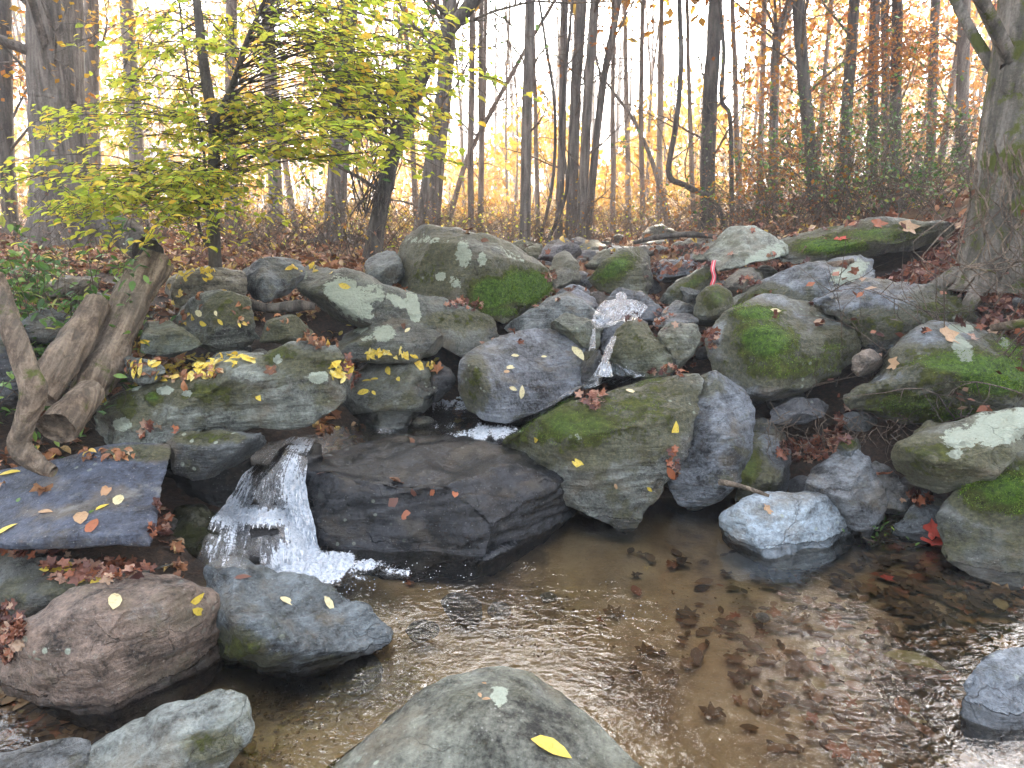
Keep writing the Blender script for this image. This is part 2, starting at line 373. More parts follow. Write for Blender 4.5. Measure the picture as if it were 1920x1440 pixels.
def plain(name, col, rough=.6, spec=.4):
    m, nt, out = newmat(name); g = N(nt); c = g.mix(g.noise(g.pos(), 40, 4), tuple(x*.8 for x in col), tuple(min(1, x*1.15) for x in col))
    nt.links.new(g.principled(c, rough, None, spec), out.inputs[0]); return m
M_RIBBON = plain('faded_red_webbing', (.55, .06, .08)); M_RIBBONW = plain('white_webbing_edge', (.6, .5, .5))
M_BUBBLE = plain('bubble', (.8, .85, .9), .1, .8)
M_MOSS = leaf_material('moss_tufts', [(0, (.06, .13, .01)), (.5, (.16, .3, .02)), (1, (.32, .48, .06))], .4)
# ------------------------------------------------------------------ ground
CT = [(-3,-1,.1),(-3,1,.1),(0,-2,-.3),(3,-2,-.1),(0,0,-.3),(1,1,-.25),(-.5,1.5,-.16),(.5,2,-.2),(1.5,2.2,-.12),(-.6,2.2,-.14),(0,2.8,-.18),(1,3,-.12),(1.8,2.75,-.06),(2.3,2.5,.02),(3,2,.1),
(-1.5,1.6,-.06),(-2.2,1.8,.1),(-1.1,2.0,-.12),(-1.5,2.6,.12),(-2.2,2.8,.3),(-1.5,3.4,.4),(-2.5,3.5,.55),(-1.2,4.2,.55),(-2.2,4.6,.85),(-3.5,4.5,.98),(-1.5,5.5,.98),(-3.5,6,1.12),(-2,7,1.12),
(-6,5,1.2),(-5,9,1.22),(-10,12,1.3),(-1,8,1.1),(-3,12,1.18),(-20,30,1.5),(-5,30,1.0),(-60,90,1.5),(-.9,2.9,-.1),(-.7,3.3,.1),(0,3.6,.18),(.3,3.4,.1),(-.2,4.1,.25),(-.3,4.6,.5),(-.3,5.4,.8),(.6,4.2,.35),(.7,4.8,.5),
(.9,5.5,.66),(1.0,7,.84),(1.0,9,.98),(1,12,1.05),(2,16,1.0),(2,24,.6),(3,40,.6),(5,100,.8),(1.2,3.4,.02),(1.8,3.25,.1),(2.2,3.1,.18),(2.3,3.5,.3),(2.0,4,.45),(2.8,3.9,.8),(3.0,3.2,.5),(1.6,4.8,.6),(2.6,4.8,.95),(3.0,4.5,1.2),(3.6,4.2,1.3),
(2.2,6,1.0),(3.2,5.8,1.25),(2.0,8,1.15),(3.5,7.5,1.5),(5,6,1.6),(6,9,1.95),(4,10,1.6),(8,14,2.4),(2.5,12,1.2),(6,16,1.9),(20,30,4),(10,30,2.4),(60,90,7),(-.6,6.5,1.0),(.2,7,.98)]
CT = np.array(CT, float)
m_ = (CT[:, 1] > 3.0) & (CT[:, 1] < 5.2) & (CT[:, 0] > -1.6) & (CT[:, 0] < 2.4); CT[m_, 2] -= .14
def _rbf():
    d = np.linalg.norm(CT[:, None, :2]-CT[None, :, :2], axis=2); n = len(CT)
    A = np.zeros((n+1, n+1)); A[:n, :n] = -d; A[:n, n] = 1; A[n, :n] = 1; A[np.arange(n), np.arange(n)] -= .01
    return np.linalg.solve(A, np.append(CT[:, 2], 0))
_W = _rbf()
def H(x, y):
    x = np.atleast_1d(np.asarray(x, float)); y = np.atleast_1d(np.asarray(y, float)); out = np.empty(len(x))
    for k in range(0, len(x), 20000):
        q = np.stack([x[k:k+20000], y[k:k+20000]], 1); d = np.linalg.norm(q[:, None]-CT[None, :, :2], axis=2)
        out[k:k+20000] = -d@_W[:-1]+_W[-1]
    return out
def Hn(x, y):
    p = np.stack([np.atleast_1d(x), np.atleast_1d(y), np.zeros(len(np.atleast_1d(x)))], 1).astype(float)
    h = H(x, y); dry = np.clip((h+.05)*6, .12, 1)
    return h + (.03*fbm(p, 3, 4) + .05*fbm(p, .7, 2))*dry
def axis(lo, hi, mid0, mid1, fine, far):
    a = list(np.arange(mid0, mid1, fine)); s = fine
    x = mid1
    while x < hi: a.append(x); s = min(s*1.18, far); x += s
    a.append(hi); b = []; x = mid0; s = fine
    while x > lo: s = min(s*1.18, far); x -= s; b.append(max(x, lo))
    return np.array(b[::-1]+a)
gx = axis(-260, 260, -4.5, 4.5, .045, 10); gy = axis(-40, 420, -1, 9, .05, 10)
GX, GY = np.meshgrid(gx, gy); GZ = Hn(GX.ravel(), GY.ravel()); nx, ny = len(gx), len(gy)
GV = np.stack([GX.ravel(), GY.ravel(), GZ], 1); ii = (np.arange(ny-1)[:, None]*nx+np.arange(nx-1)[None]).ravel()
GF = np.stack([ii, ii+1, ii+nx+1, ii+nx], 1)
ground = obj('ground', GV, GF, M_GROUND, origin=(0, 0, 0)); tag(ground, kind='structure')

def sheet(name, x0, x1, y0, y1, z, step, mat, amp=0.0):
    xs = np.arange(x0, x1+step, step); ys = np.arange(y0, y1+step, step); X, Y = np.meshgrid(xs, ys); n = len(xs); m_ = len(ys)
    V = np.stack([X.ravel(), Y.ravel(), np.full(X.size, z)], 1); V[:, 2] += amp*fbm(V, 5, 2)
    i = (np.arange(m_-1)[:, None]*n+np.arange(n-1)[None]).ravel(); F = np.stack([i, i+1, i+n+1, i+n], 1)
    return tag(obj(name, V, F, mat, origin=(0, 0, 0)), kind='structure')
sheet('water', -3.2, 3.6, -2.5, 3.55, 0, .05, M_POOL, .004)

# ------------------------------------------------------------------ rocks
ALLV = []; ALLF = []; NV = [0]
def collect(V, F):
    ALLV.append(np.asarray(V)); ALLF.extend([tuple(int(i)+NV[0] for i in f) for f in F]); NV[0] += len(V)
def blobs(px, py, lst):
    a = np.zeros(len(px))
    for b in lst:
        x, y, rx, ry, v = b[:5]; an = b[5] if len(b) > 5 else 0
        dx, dy = px-x, py-y; c, s_ = math.cos(an), math.sin(an); u = dx*c+dy*s_; w_ = -dx*s_+dy*c
        d = np.sqrt((u/rx)**2+(w_/ry)**2); a = np.maximum(a, v*np.clip(1.35-d*.7, 0, 1)*(d < 1.7))
    return a
def refine(V, F, vox, smooth_it):
    me = bpy.data.meshes.new('tmp'); me.from_pydata([tuple(v) for v in V], [], F); me.update()
    bm = bmesh.new(); bm.from_mesh(me); bmesh.ops.recalc_face_normals(bm, faces=bm.faces); bm.to_mesh(me); bm.free()
    o = bpy.data.objects.new('tmp', me); COL.objects.link(o); md = o.modifiers.new('r', 'REMESH'); md.mode = 'VOXEL'; md.voxel_size = vox
    dg = bpy.context.evaluated_depsgraph_get(); e = o.evaluated_get(dg); m2 = e.to_mesh()
    nv = len(m2.vertices); co = np.empty(nv*3, np.float32); m2.vertices.foreach_get('co', co); co = co.reshape(-1, 3).astype(float)
    fs = [tuple(p_.vertices) for p_ in m2.polygons]; ne = len(m2.edges); ed = np.empty(ne*2, np.int32); m2.edges.foreach_get('vertices', ed); ed = ed.reshape(-1, 2)
    e.to_mesh_clear(); bpy.data.objects.remove(o); bpy.data.meshes.remove(me)
    deg = np.bincount(ed.ravel(), minlength=nv)[:, None]
    for _ in range(smooth_it):
        s_ = np.zeros_like(co)
        for k in range(3):
            s_[:, k] = np.bincount(ed[:, 0], co[ed[:, 1], k], nv)+np.bincount(ed[:, 1], co[ed[:, 0], k], nv)
        co = co*.45+.55*s_/np.maximum(deg, 1)
    return co, fs
def vnormals(V, F):
    Fa = np.array([f if len(f) == 4 else (*f, f[-1]) for f in F]); a = V[Fa[:, 2]]-V[Fa[:, 0]]; b = V[Fa[:, 3]]-V[Fa[:, 1]]; n = np.cross(a, b)
    out = np.zeros_like(V)
    for k in range(4):
        for c in range(3): out[:, c] += np.bincount(Fa[:, k], n[:, c], len(V))
    return out/(np.linalg.norm(out, axis=1)[:, None]+1e-12)
ROCKS = {}; GROW = 22
def rock(name, label, out, Y, lean=.3, bulge=.12, thick=.5, tint=(.17, .19, .19), moss=.25, lich=0., wet=0., ridge=(), mb=(), lb=(), wb=(), mat=0, rough=1., key=None, group=None, cat='boulder', vox=None, edges=(), sm=2, facets=0):
    rs = np.random.default_rng(int(out[0][0]*7+out[1][1]*13+len(out)) % 99991)
    mx = sum(p_[0] for p_ in out)/len(out); my = sum(p_[1] for p_ in out)/len(out)
    gr = lambda x, y: (x+(x-mx)/max(math.hypot(x-mx, y-my), 1)*GROW/Y, y+(y-my)/max(math.hypot(x-mx, y-my), 1)*GROW/Y)
    out = [(*gr(p_[0], p_[1]), *p_[2:]) for p_ in out]
    o2 = [(p_[0], p_[1]) for p_ in out]; ys = [p_[1] for p_ in o2]; y0, y1 = min(ys), max(ys); cx = sum(p_[0] for p_ in o2)/len(o2); cy = sum(ys)/len(ys)
    dep = lambda py: lean*np.clip((y1-py)/(y1-y0), -.2, 1.2)
    pts = []; co2 = []
    for p_ in out:
        d = p_[2] if len(p_) > 2 else dep(p_[1]); pts.append((p_[0], p_[1], Y+d)); co2.append((p_[0]/100, p_[1]/100))
    n = len(out); cons = [(i, (i+1) % n) for i in range(n)]
    if len(ridge):
        for r_ in ridge: pts.append((r_[0], r_[1], Y+r_[2])); co2.append((r_[0]/100, r_[1]/100))
        for a, b in edges: cons.append((n+a, n+b))
    else:
        for s_, k in ((.72, 2), (.34, 3)):
            for i in range(0, n, k):
                x = cx+(o2[i][0]-cx)*(s_+rs.uniform(-.08, .08)); y = cy+(o2[i][1]-cy)*(s_+rs.uniform(-.08, .08))
                pts.append((x, y, Y+dep(y)-bulge*(1-s_**2)*rs.uniform(.65, 1.25))); co2.append((x/100, y/100))
        pts.append((cx, cy, Y+dep(cy)-bulge)); co2.append((cx/100, cy/100))
    v2, _, f2, ov, _, _ = delaunay_2d_cdt([Vector(c) for c in co2], cons, [], 1, 1e-5)
    V3 = []
    for i, src in enumerate(ov):
        if len(src): p_ = pts[src[0]]; V3.append(P(*p_))
        else: V3.append(P(v2[i].x*100, v2[i].y*100, Y+dep(v2[i].y*100)))
    inv = {}
    for i, src in enumerate(ov):
        for s_ in src: inv[s_] = i
    F = [tuple(f) for f in f2]; ring = [inv[i] for i in range(n)]
    base = len(V3)
    for rr, dd in ((.9, .45), (.62, 1.)):
        for i in range(n):
            x = cx+(o2[i][0]-cx)*rr; y = cy+(o2[i][1]-cy)*rr; V3.append(P(x, y, pts[i][2]+thick*dd))
    for lvl in range(2):
        A = ring if lvl == 0 else [base+i for i in range(n)]; B = [base+i+lvl*n for i in range(n)]
        for i in range(n):
            j = (i+1) % n; F.append((A[i], A[j], B[j])); F.append((A[i], B[j], B[i]))
    V3.append(np.mean([V3[base+n+i] for i in range(n)], axis=0)+[0, thick*.15, 0]); c = len(V3)-1
    for i in range(n): F.append((base+n+i, base+n+(i+1) % n, c))
    V3 = np.array(V3); ext = V3.max(0)-V3.min(0); size = float(np.sort(ext)[1])
    if vox is None: vox = max(.011, min(.03, .0042*Y), size/75)
    V, F = refine(V3, F, vox, sm)
    nr = vnormals(V, F)
    if (nr*(V-V.mean(0))).sum() < 0: nr = -nr
    if facets >= 0:
        bx0, bz0 = V.min(0), V.max(0); asp = min(1, 1.3*(bz0[2]-bx0[2])/(bz0[0]-bx0[0]))
        for j in range(facets or (9 if not len(ridge) else 5)):
            d = rs.normal(0, 1, 3); d[0] *= asp; d[1] = -abs(d[1])-.2; d[2] = d[2]*.7+.25; d /= np.linalg.norm(d); s_ = V@d; c = np.quantile(s_, rs.uniform(.76, .93)); V = V-np.maximum(s_-c, 0)[:, None]*d*.9
        b1, b2 = V.min(0), V.max(0); V = bx0+(V-b1)*(bz0-bx0)/(b2-b1)
        nr = vnormals(V, F)
        if (nr*(V-V.mean(0))).sum() < 0: nr = -nr
    R = rot_mats(np.array([.4]), np.array([.5 if mat == 1 else .2]), np.array([.35]))[0]; Q = V@R.T
    disp = fbm(V, 2.4/max(size, .25), 3)*.035*min(size, 1) - np.abs(fbm(V+9, 5, 3))*.010 + fbm(Q*[1, 1, 7], 2.6, 4, .6)*.008 + fbm(V, 28, 3)*.003
    tz = Q[:, 2]*(13 if mat != 2 else 6)+fbm(V, 1.8, 3)*1.3; fr_ = tz-np.floor(tz); disp += (np.minimum(fr_/.75, 1)-np.clip((fr_-.86)/.14, 0, 1)-.5)*(.011 if mat != 2 else .005)*min(size*1.6, 1)*np.clip(fbm(V+2, 2.2, 2)*2+.6, 0, 1)
    V = V + nr*(disp*rough+.004)[:, None]
    nr = vnormals(V, F)
    px, py = proj(V)
    if mb: mk = np.clip((blobs(px, py, mb)+fbm(V, 9, 3)*.5-.75)*3, 0, 1); V = V + nr*(mk*(.006+.012*np.abs(fbm(V, 34, 3))))[:, None]; nr = vnormals(V, F)
    up = nr[:, 2]
    am = moss+.18*np.clip(up, -.3, 1)+fbm(V, 3, 3)*.25 + 0*px
    if mb: am = np.maximum(am, 0)*.7+blobs(px, py, mb)
    al = lich+fbm(V+4, 4, 2)*.12
    if lb: al = al+blobs(px, py, lb)*1.0
    aw = np.full(len(V), wet)
    if Y < 3.6: aw = np.maximum(aw, 1.2*(V[:, 2] < .035+.02*fbm(V, 6, 2)))
    if wb: aw = np.maximum(aw, blobs(px, py, wb))
    T = np.tile(np.array(tint, float), (len(V), 1))
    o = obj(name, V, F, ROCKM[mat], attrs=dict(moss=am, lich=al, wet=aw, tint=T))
    tag(o, label, cat, group); collect(V, F)
    if key: ROCKS[key] = (o, V, F, nr, am)
    return o
BG = (.19,.2,.2); GG = (.155,.17,.14); DK = (.075,.08,.085); PB = (.27,.31,.34); BR = (.24,.18,.14); MG = (.12,.125,.09)
# foreground
rock('boulder','pale grey-green boulder at the bottom edge with one yellow leaf on its slope',[(600,1450),(700,1385),(800,1300),(850,1268),(920,1257),(990,1268),(1050,1310),(1120,1375),(1200,1450),(1300,1600),(500,1600)],1.28,.5,.1,.5,(.2,.21,.17),.1,key='front',mat=2,facets=-1,lb=[(935,1305,16,20,.9)],rough=.7)
rock('boulder','wet blue-grey boulder cut off by the lower right corner of the pool',[(1838,1300),(1870,1272),(1930,1240),(2000,1240),(2000,1520),(1880,1500),(1850,1440),(1832,1370)],1.68,.25,.08,.4,(.22,.25,.28),.0,wet=.25,mat=2)
rock('rock_slab','long pale stone slab slanting up from the bottom left corner',[(100,1450),(200,1393),(300,1343),(400,1308),(445,1320),(452,1365),(420,1420),(380,1460),(330,1560),(60,1560)],1.44,.26,.06,.4,(.26,.29,.27),.08,key='lowslab',facets=-1,mb=[(400,1400,40,20,.6)],mat=1)
rock('stone','small blue-grey stone in the bottom left corner',[(-60,1400),(60,1397),(110,1403),(130,1422),(105,1445),(60,1500),(-60,1500)],1.42,.12,.05,.3,BG,0)
rock('boulder','broad brown weathered boulder at lower left with rusty top',[(-60,1300),(-30,1240),(30,1195),(45,1160),(85,1120),(140,1095),(180,1083),(250,1075),(310,1078),(350,1095),(375,1140),(387,1185),(382,1220),(350,1250),(300,1280),(200,1307),(100,1322),(0,1328),(-60,1330)],1.93,.38,.14,.5,BR,-.1,key='brown',mat=2,ridge=[(90,1200,.02),(170,1150,.0),(250,1130,.04),(330,1150,.06),(60,1270,-.06),(180,1250,-.1),(290,1210,-.02),(340,1220,.0),(220,1195,-.08),(120,1140,.12)],rough=1.5)
rock('boulder','grey pointed boulder with a banded upper face beside the foam pool',[(384,1130),(395,1068),(430,1050),(500,1072),(560,1090),(620,1113),(680,1143),(730,1186),(727,1205),(690,1227),(640,1247),(580,1262),(520,1265),(450,1252),(410,1235),(388,1190)],2.06,.35,.1,.4,(.14,.165,.175),.05,key='pointed',mat=1,facets=-1,
 ridge=[(440,1080,.16),(530,1140,.1),(620,1180,.08),(700,1208,.1),(430,1150,-.02),(470,1210,-.06),(560,1220,-.05),(640,1222,.0),(500,1170,-.02)],edges=[(0,1),(1,2),(2,3)],mb=[(430,1220,50,28,.95),(490,1240,60,14,.6),(600,1240,50,12,.5)])
rock('rock_slab','dark flat tilted slab at the left edge with scattered leaves on it',[(-60,905,.5),(0,888,.5),(100,868,.55),(180,846,.6),(240,838,.62),(310,833,.64),(318,850,.6),(300,900,.42),(290,950,.25),(283,1000,.08),(275,1020,.02),(120,1022,.0),(20,1020,0),(-60,1018,0)],2.3,.5,.03,.3,(.075,.09,.125),-.15,key='darkslab',mat=2,rough=.35,facets=-1,
 ridge=[(60,950,.22),(150,940,.24),(240,930,.3),(100,1003,.0),(200,1003,.01),(270,1000,.03),(200,880,.42)],edges=[(3,4),(4,5)],mb=[(260,850,60,14,.7)])
rock('rock_slab','low dark flat rock under the leaf litter at the lower left edge',[(-60,1020),(60,1025),(130,1038),(210,1062),(290,1082),(240,1082),(150,1098),(85,1128),(70,1148),(-60,1152)],2.2,.3,.04,.3,(.085,.09,.08),.05,key='lowdark',mat=2)
# first step
rock('boulder','big dark wet boulder between the waterfall and the pool, water sheeting over its top',[(562,850,.6),(620,836,.75),(700,826,.8),(780,822,.85),(860,830,.8),(930,848,.7),(1000,880,.45),(1060,920,.28),(1092,955,.2),(1090,985,.15),(1050,1012,.08),(980,1024,.04),(900,1030,.0),(830,1047,-.04),(740,1050,-.08),(660,1042,-.08),(600,1018,.0),(575,950,.18)],2.93,.6,.1,.7,(.06,.066,.075),-.2,wet=1.,key='main',mat=2,rough=1.7,facets=3,
 ridge=[(596,885,.12),(680,912,.1),(760,906,.12),(840,892,.14),(905,868,.3),(960,890,.24),(1030,945,.1),(640,980,-.08),(740,985,-.08),(840,975,-.02),(900,985,.02),(980,970,.05),(940,930,.1),(700,860,.5),(820,855,.5)],edges=[(0,1),(1,2),(2,3),(3,4),(4,5)],wb=[(980,950,150,90,1.3),(700,850,150,28,.9),(860,855,110,25,.6),(800,1000,250,50,.6)])
rock('boulder','large mossy boulder with a pointed foot above the pool and a leaf cluster on top',[(928,820),(990,782),(1060,747),(1140,725),(1220,700),(1285,688),(1302,700),(1292,750),(1268,800),(1250,850),(1257,910),(1247,950),(1227,980),(1180,967),(1120,933),(1060,902),(1010,868),(960,845)],3.2,.62,.16,.6,(.17,.185,.165),.1,key='mossfront',mat=0,
 ridge=[(1010,830,.1),(1080,790,.3),(1180,770,.3),(1250,750,.4),(1120,860,.05),(1200,850,.12),(1190,930,-.05),(1235,900,.05),(1060,870,.08)],mb=[(1080,800,120,45,.95),(1190,780,90,50,.85),(1230,740,60,35,.7),(970,820,40,22,.85),(1120,840,80,30,.6)],lb=[(1085,820,10,8,.5)])
rock('boulder','upright grey split boulder leaning against the mossy one',[(1303,702),(1340,693),(1378,720),(1397,760),(1392,810),(1382,860),(1370,915),(1340,950),(1290,945),(1262,918),(1253,852),(1272,790),(1293,750)],3.3,.45,.14,.5,(.2,.225,.25),-.05,key='split',mat=1,mb=[(1320,720,30,20,.6)])
rock('boulder','rounded boulder with a vertical moss streak right of the split boulder',[(1372,850),(1410,818),(1452,835),(1488,868),(1502,922),(1462,940),(1400,946),(1375,930)],3.32,.25,.1,.4,(.15,.17,.18),.0,mb=[(1405,880,25,50,1.0),(1440,900,15,20,.8)],key='streak')
rock('boulder','triangular grey boulder with a dark crack standing behind the pale pool rock',[(1513,930),(1520,882),(1552,857),(1582,845),(1602,872),(1622,920),(1652,965),(1663,1000),(1642,1015),(1610,1012),(1580,990),(1540,960)],3.06,.25,.1,.35,(.19,.21,.225),-.15,mat=1,key='tri')
rock('boulder','pale blue rounded rock standing alone in the pool',[(1376,1003),(1400,967),(1440,935),(1490,925),(1550,934),(1592,960),(1618,1000),(1607,1030),(1560,1044),(1500,1048),(1430,1033),(1390,1018)],2.87,.28,.12,.35,(.33,.4,.45),-.3,key='pale',mat=2,rough=1.3,ridge=[(1450,960,.1),(1540,955,.12),(1480,1010,-.05),(1510,980,.02),(1535,1010,.02),(1560,1000,-.06),(1590,1010,.0),(1430,1000,-.02),(1500,950,.16)])
rock('stone','angular grey stone wedged to the right of the triangular boulder',[(1613,885),(1640,866),(1667,888),(1697,930),(1692,965),(1652,978),(1635,952),(1618,920)],3.15,.2,.07,.3,(.2,.21,.21),-.1,mat=1)
rock('stone','flat grey stone at the right pool edge with a red maple leaf on it',[(1684,990),(1720,952),(1752,950),(1795,982),(1782,1012),(1740,1018),(1700,1008)],3.0,.16,.04,.25,(.14,.16,.17),-.1,key='flat')
rock('boulder','dark boulder at the right edge with a large pale lichen sheet on its crest',[(1713,870),(1740,832),(1800,800),(1870,772),(1925,760),(2000,762),(2000,860),(1900,882),(1840,902),(1790,925),(1740,910)],2.85,.25,.12,.4,MG,.3,key='lichenright',mb=[(1760,860,60,30,.8)],lb=[(1880,800,60,26,1.1,-.3),(1800,823,28,18,1.0),(1790,852,12,9,1.)],mat=2)
rock('boulder','large mossy boulder rising from the pool at the right edge',[(1798,950),(1830,912),(1880,880),(1925,858),(2000,850),(2000,1130),(1920,1078),(1860,1048),(1810,1012)],2.62,.25,.14,.5,(.1,.11,.095),.3,key='poolright',mb=[(1880,920,60,40,1.05),(1840,930,40,20,.8)],mat=0)
# right bank boulders
rock('boulder','biggest mossy boulder on the right bank with bright green moss and lichen patches',[(1575,738),(1600,715),(1640,692),(1665,655),(1690,635),(1732,606),(1785,603),(1850,618),(1920,645),(2000,680),(2000,750),(1900,765),(1820,800),(1740,812),(1680,803),(1620,785),(1588,762)],3.4,.55,.18,.6,(.17,.195,.21),.4,key='bigright',mat=0,
 ridge=[(1640,735,.05),(1700,700,.12),(1760,690,.15),(1850,690,.15),(1700,660,.3),(1760,640,.38),(1850,645,.36),(1930,700,.2),(1680,760,-.02),(1780,770,-.02),(1850,750,.02)],
 mb=[(1860,705,60,32,1.5),(1790,680,90,26,.95),(1720,760,110,30,.8),(1810,780,60,22,.95),(1900,650,40,20,.9),(1750,720,60,20,.6)],lb=[(1805,655,14,22,1.2,-.5),(1800,617,22,8,1.1),(1885,640,12,14,.8)],rough=1.3)
rock('boulder','round mossy boulder with a bare blue triangle on its face, right of the cascade',[(1336,650),(1345,630),(1375,605),(1420,580),(1480,571),(1540,583),(1592,610),(1607,650),(1600,682),(1560,702),(1500,722),(1430,752),(1395,742),(1352,700)],3.75,.42,.18,.6,(.18,.2,.205),.42,key='round',mat=0,
 ridge=[(1375,670,.0),(1420,620,.18),(1500,615,.18),(1570,640,.16),(1430,700,-.06),(1520,680,.0),(1480,650,.03),(1400,600,.3),(1500,590,.32)],mb=[(1435,640,50,35,1.1),(1420,588,40,12,1.1),(1480,690,100,25,.7),(1560,660,40,30,.55)],lb=[(1365,690,10,12,.0)])
rock('boulder','long boulder with wavy blue-grey top behind the biggest mossy boulder',[(1520,572),(1560,548),(1600,540),(1650,535),(1740,536),(1800,528),(1838,560),(1832,610),(1780,625),(1700,645),(1640,658),(1605,640),(1592,605),(1550,588)],4.0,.4,.15,.6,(.19,.215,.24),.2,key='wavy',mat=1,mb=[(1780,580,60,35,.7),(1650,610,80,22,.7)],rough=1.3)
rock('boulder','slanting blue-grey boulder with one round lichen disc on its crest',[(1375,612),(1398,575),(1450,532),(1540,500),(1600,487),(1640,495),(1685,512),(1672,532),(1600,550),(1530,572),(1470,582),(1400,600)],4.5,.35,.12,.5,(.2,.22,.235),.15,mat=1,key='slant',mb=[(1430,560,50,20,.8),(1540,560,60,14,.3)],lb=[(1590,510,28,14,1.3,-.4)])
rock('boulder','long low mossy slab at the top of the right bank',[(1465,455),(1520,436),(1580,421),(1680,414),(1770,420),(1768,452),(1700,470),(1600,482),(1520,497),(1478,490)],5.1,.4,.12,.6,(.15,.155,.13),.3,key='topslab',mb=[(1560,462,60,14,1.2),(1650,440,90,16,.8)],mat=2)
rock('boulder','pale lichen-speckled boulder with a tapered top at the head of the stream',[(1343,500),(1350,465),(1390,431),(1425,424),(1460,440),(1482,490),(1440,500),(1390,507)],5.1,.35,.15,.5,(.27,.29,.24),.05,key='paletop',lb=[(1450,475,26,12,.9),(1420,490,18,10,1.1),(1460,460,14,14,.6)],mat=2)
rock('stone','brown stone tucked beneath the pale lichen-speckled boulder',[(1365,520),(1400,503),(1445,508),(1445,545),(1405,552),(1358,545)],4.9,.2,.08,.4,(.15,.14,.11),.1)
rock('boulder','tall narrow mossy stone standing right of the upper cascade',[(1308,600),(1315,562),(1342,538),(1366,552),(1378,590),(1368,615),(1318,615)],4.5,.15,.08,.35,(.14,.155,.13),.35,mb=[(1340,560,25,20,.8)],key='narrow')
rock('boulder','slanted mossy slab with a red strap hanging at its right end',[(1236,560),(1270,530),(1335,494),(1343,540),(1322,565),(1275,573)],5.0,.35,.08,.5,(.16,.18,.15),.15,mat=1,mb=[(1300,530,40,10,.9,-.5)],key='strapslab')
rock('boulder','dark mossy boulder with a rounded top above the upper cascade',[(1103,532),(1130,505),(1160,480),(1192,464),(1216,475),(1226,520),(1237,547),(1200,557),(1150,552),(1120,546)],5.4,.35,.12,.5,(.14,.15,.12),.3,key='darkmoss',mb=[(1150,505,40,18,1.0,-.6)])
# central group
rock('rock_slab','smooth grey tilted block with leaves on its broad face in the centre',[(865,680,.1),(890,655,.25),(940,632,.42),(1000,619,.52),(1050,620,.55),(1090,640,.5),(1112,668,.4),(1095,722,.22),(1040,752,.12),(990,776,.04),(948,792,.0),(908,787,.03),(880,765,.1),(864,730,.12)],3.86,.5,.05,.45,(.2,.22,.245),-.15,key='centre',mat=1,rough=.4,facets=-1,
 ridge=[(884,684,.03),(905,720,-.04),(930,765,-.04),(1000,690,.2),(1060,670,.32),(990,730,.1),(940,665,.22)],edges=[(0,1),(1,2)],mb=[(890,720,20,45,.85),(930,650,60,14,.3)],wb=[(1060,690,60,50,.45)])
rock('stone','dark wet stone butting against the right end of the smooth tilted block',[(1092,662),(1115,660),(1132,690),(1122,716),(1095,724)],3.98,.1,.04,.3,DK,0,wet=.5)
rock('boulder','triangular mossy stone between the twin cascades and the leafy gap',[(1143,660),(1163,622),(1190,597),(1212,610),(1240,650),(1262,690),(1222,702),(1160,702),(1143,690)],4.1,.22,.12,.4,(.15,.165,.12),.3,key='tricentre',mb=[(1190,635,40,25,.55)])
rock('boulder','pale green-grey egg shaped stone right of the triangular mossy stone',[(1236,622),(1260,605),(1300,611),(1316,650),(1312,685),(1272,688),(1247,652)],4.1,.18,.1,.35,(.22,.235,.19),.1,key='egg')
rock('rock_slab','flat wet grey slab parting the two small cascades',[(1122,642),(1148,612),(1192,592),(1222,606),(1200,622),(1150,650),(1130,662)],4.35,.3,.03,.3,(.15,.17,.19),-.2,wet=.3,mat=2)
rock('rock_slab','tilted slab with dark layered edge left of the cascades',[(940,622),(985,598),(1040,560),(1066,550),(1097,570),(1128,602),(1122,628),(1050,628),(1000,625),(960,642)],4.45,.35,.07,.45,(.16,.18,.18),.0,key='layered',mat=1,ridge=[(985,622,-.02),(1055,565,.22),(1105,605,.05),(1040,600,.08)],edges=[(1,2)])
rock('stone','small mossy stone with a dark hollow beside the left small cascade',[(1036,618),(1070,595),(1110,606),(1130,616),(1118,652),(1095,645),(1050,630)],4.22,.15,.06,.3,(.14,.16,.13),.2)
rock('rock_slab','wet slab washed by white water at the head of the cascades',[(1095,600),(1130,572),(1165,540),(1200,553),(1237,580),(1228,602),(1180,606),(1120,612)],4.75,.35,.04,.35,(.2,.23,.26),-.3,wet=.6,key='washed',mat=1)
rock('stone','flat blue-grey stone in the leaves above the egg shaped stone',[(1222,604),(1260,588),(1302,595),(1300,612),(1240,614)],4.5,.15,.03,.3,BG,-.1)
rock('stone','small grey stone resting on the red leaves near the narrow mossy stone',[(1243,588),(1270,565),(1302,575),(1298,594),(1260,596)],4.7,.12,.03,.25,BG,0)
rock('boulder','biggest rounded boulder left of the stream with bright moss on its right end',[(736,525),(731,470),(757,441),(790,430),(840,431),(885,446),(950,466),(1000,495),(1042,530),(1032,550),(990,572),(950,596),(925,599),(900,587),(860,562),(830,562),(770,548)],4.8,.5,.22,.7,(.14,.145,.115),.35,key='big',mat=2,rough=.9,
 ridge=[(780,480,.1),(850,470,.14),(920,510,.0),(980,520,.06),(800,530,.02),(880,545,-.06),(950,570,-.04),(1010,540,.12),(860,445,.35)],mb=[(925,550,38,28,1.35),(985,540,45,28,1.5),(940,585,40,12,1.0),(800,490,50,40,.4)],lb=[(868,475,12,20,1.0),(905,485,8,12,.8),(825,518,8,7,1.1),(855,530,14,12,.6),(800,450,40,8,.6),(960,480,40,10,.5,.5)])
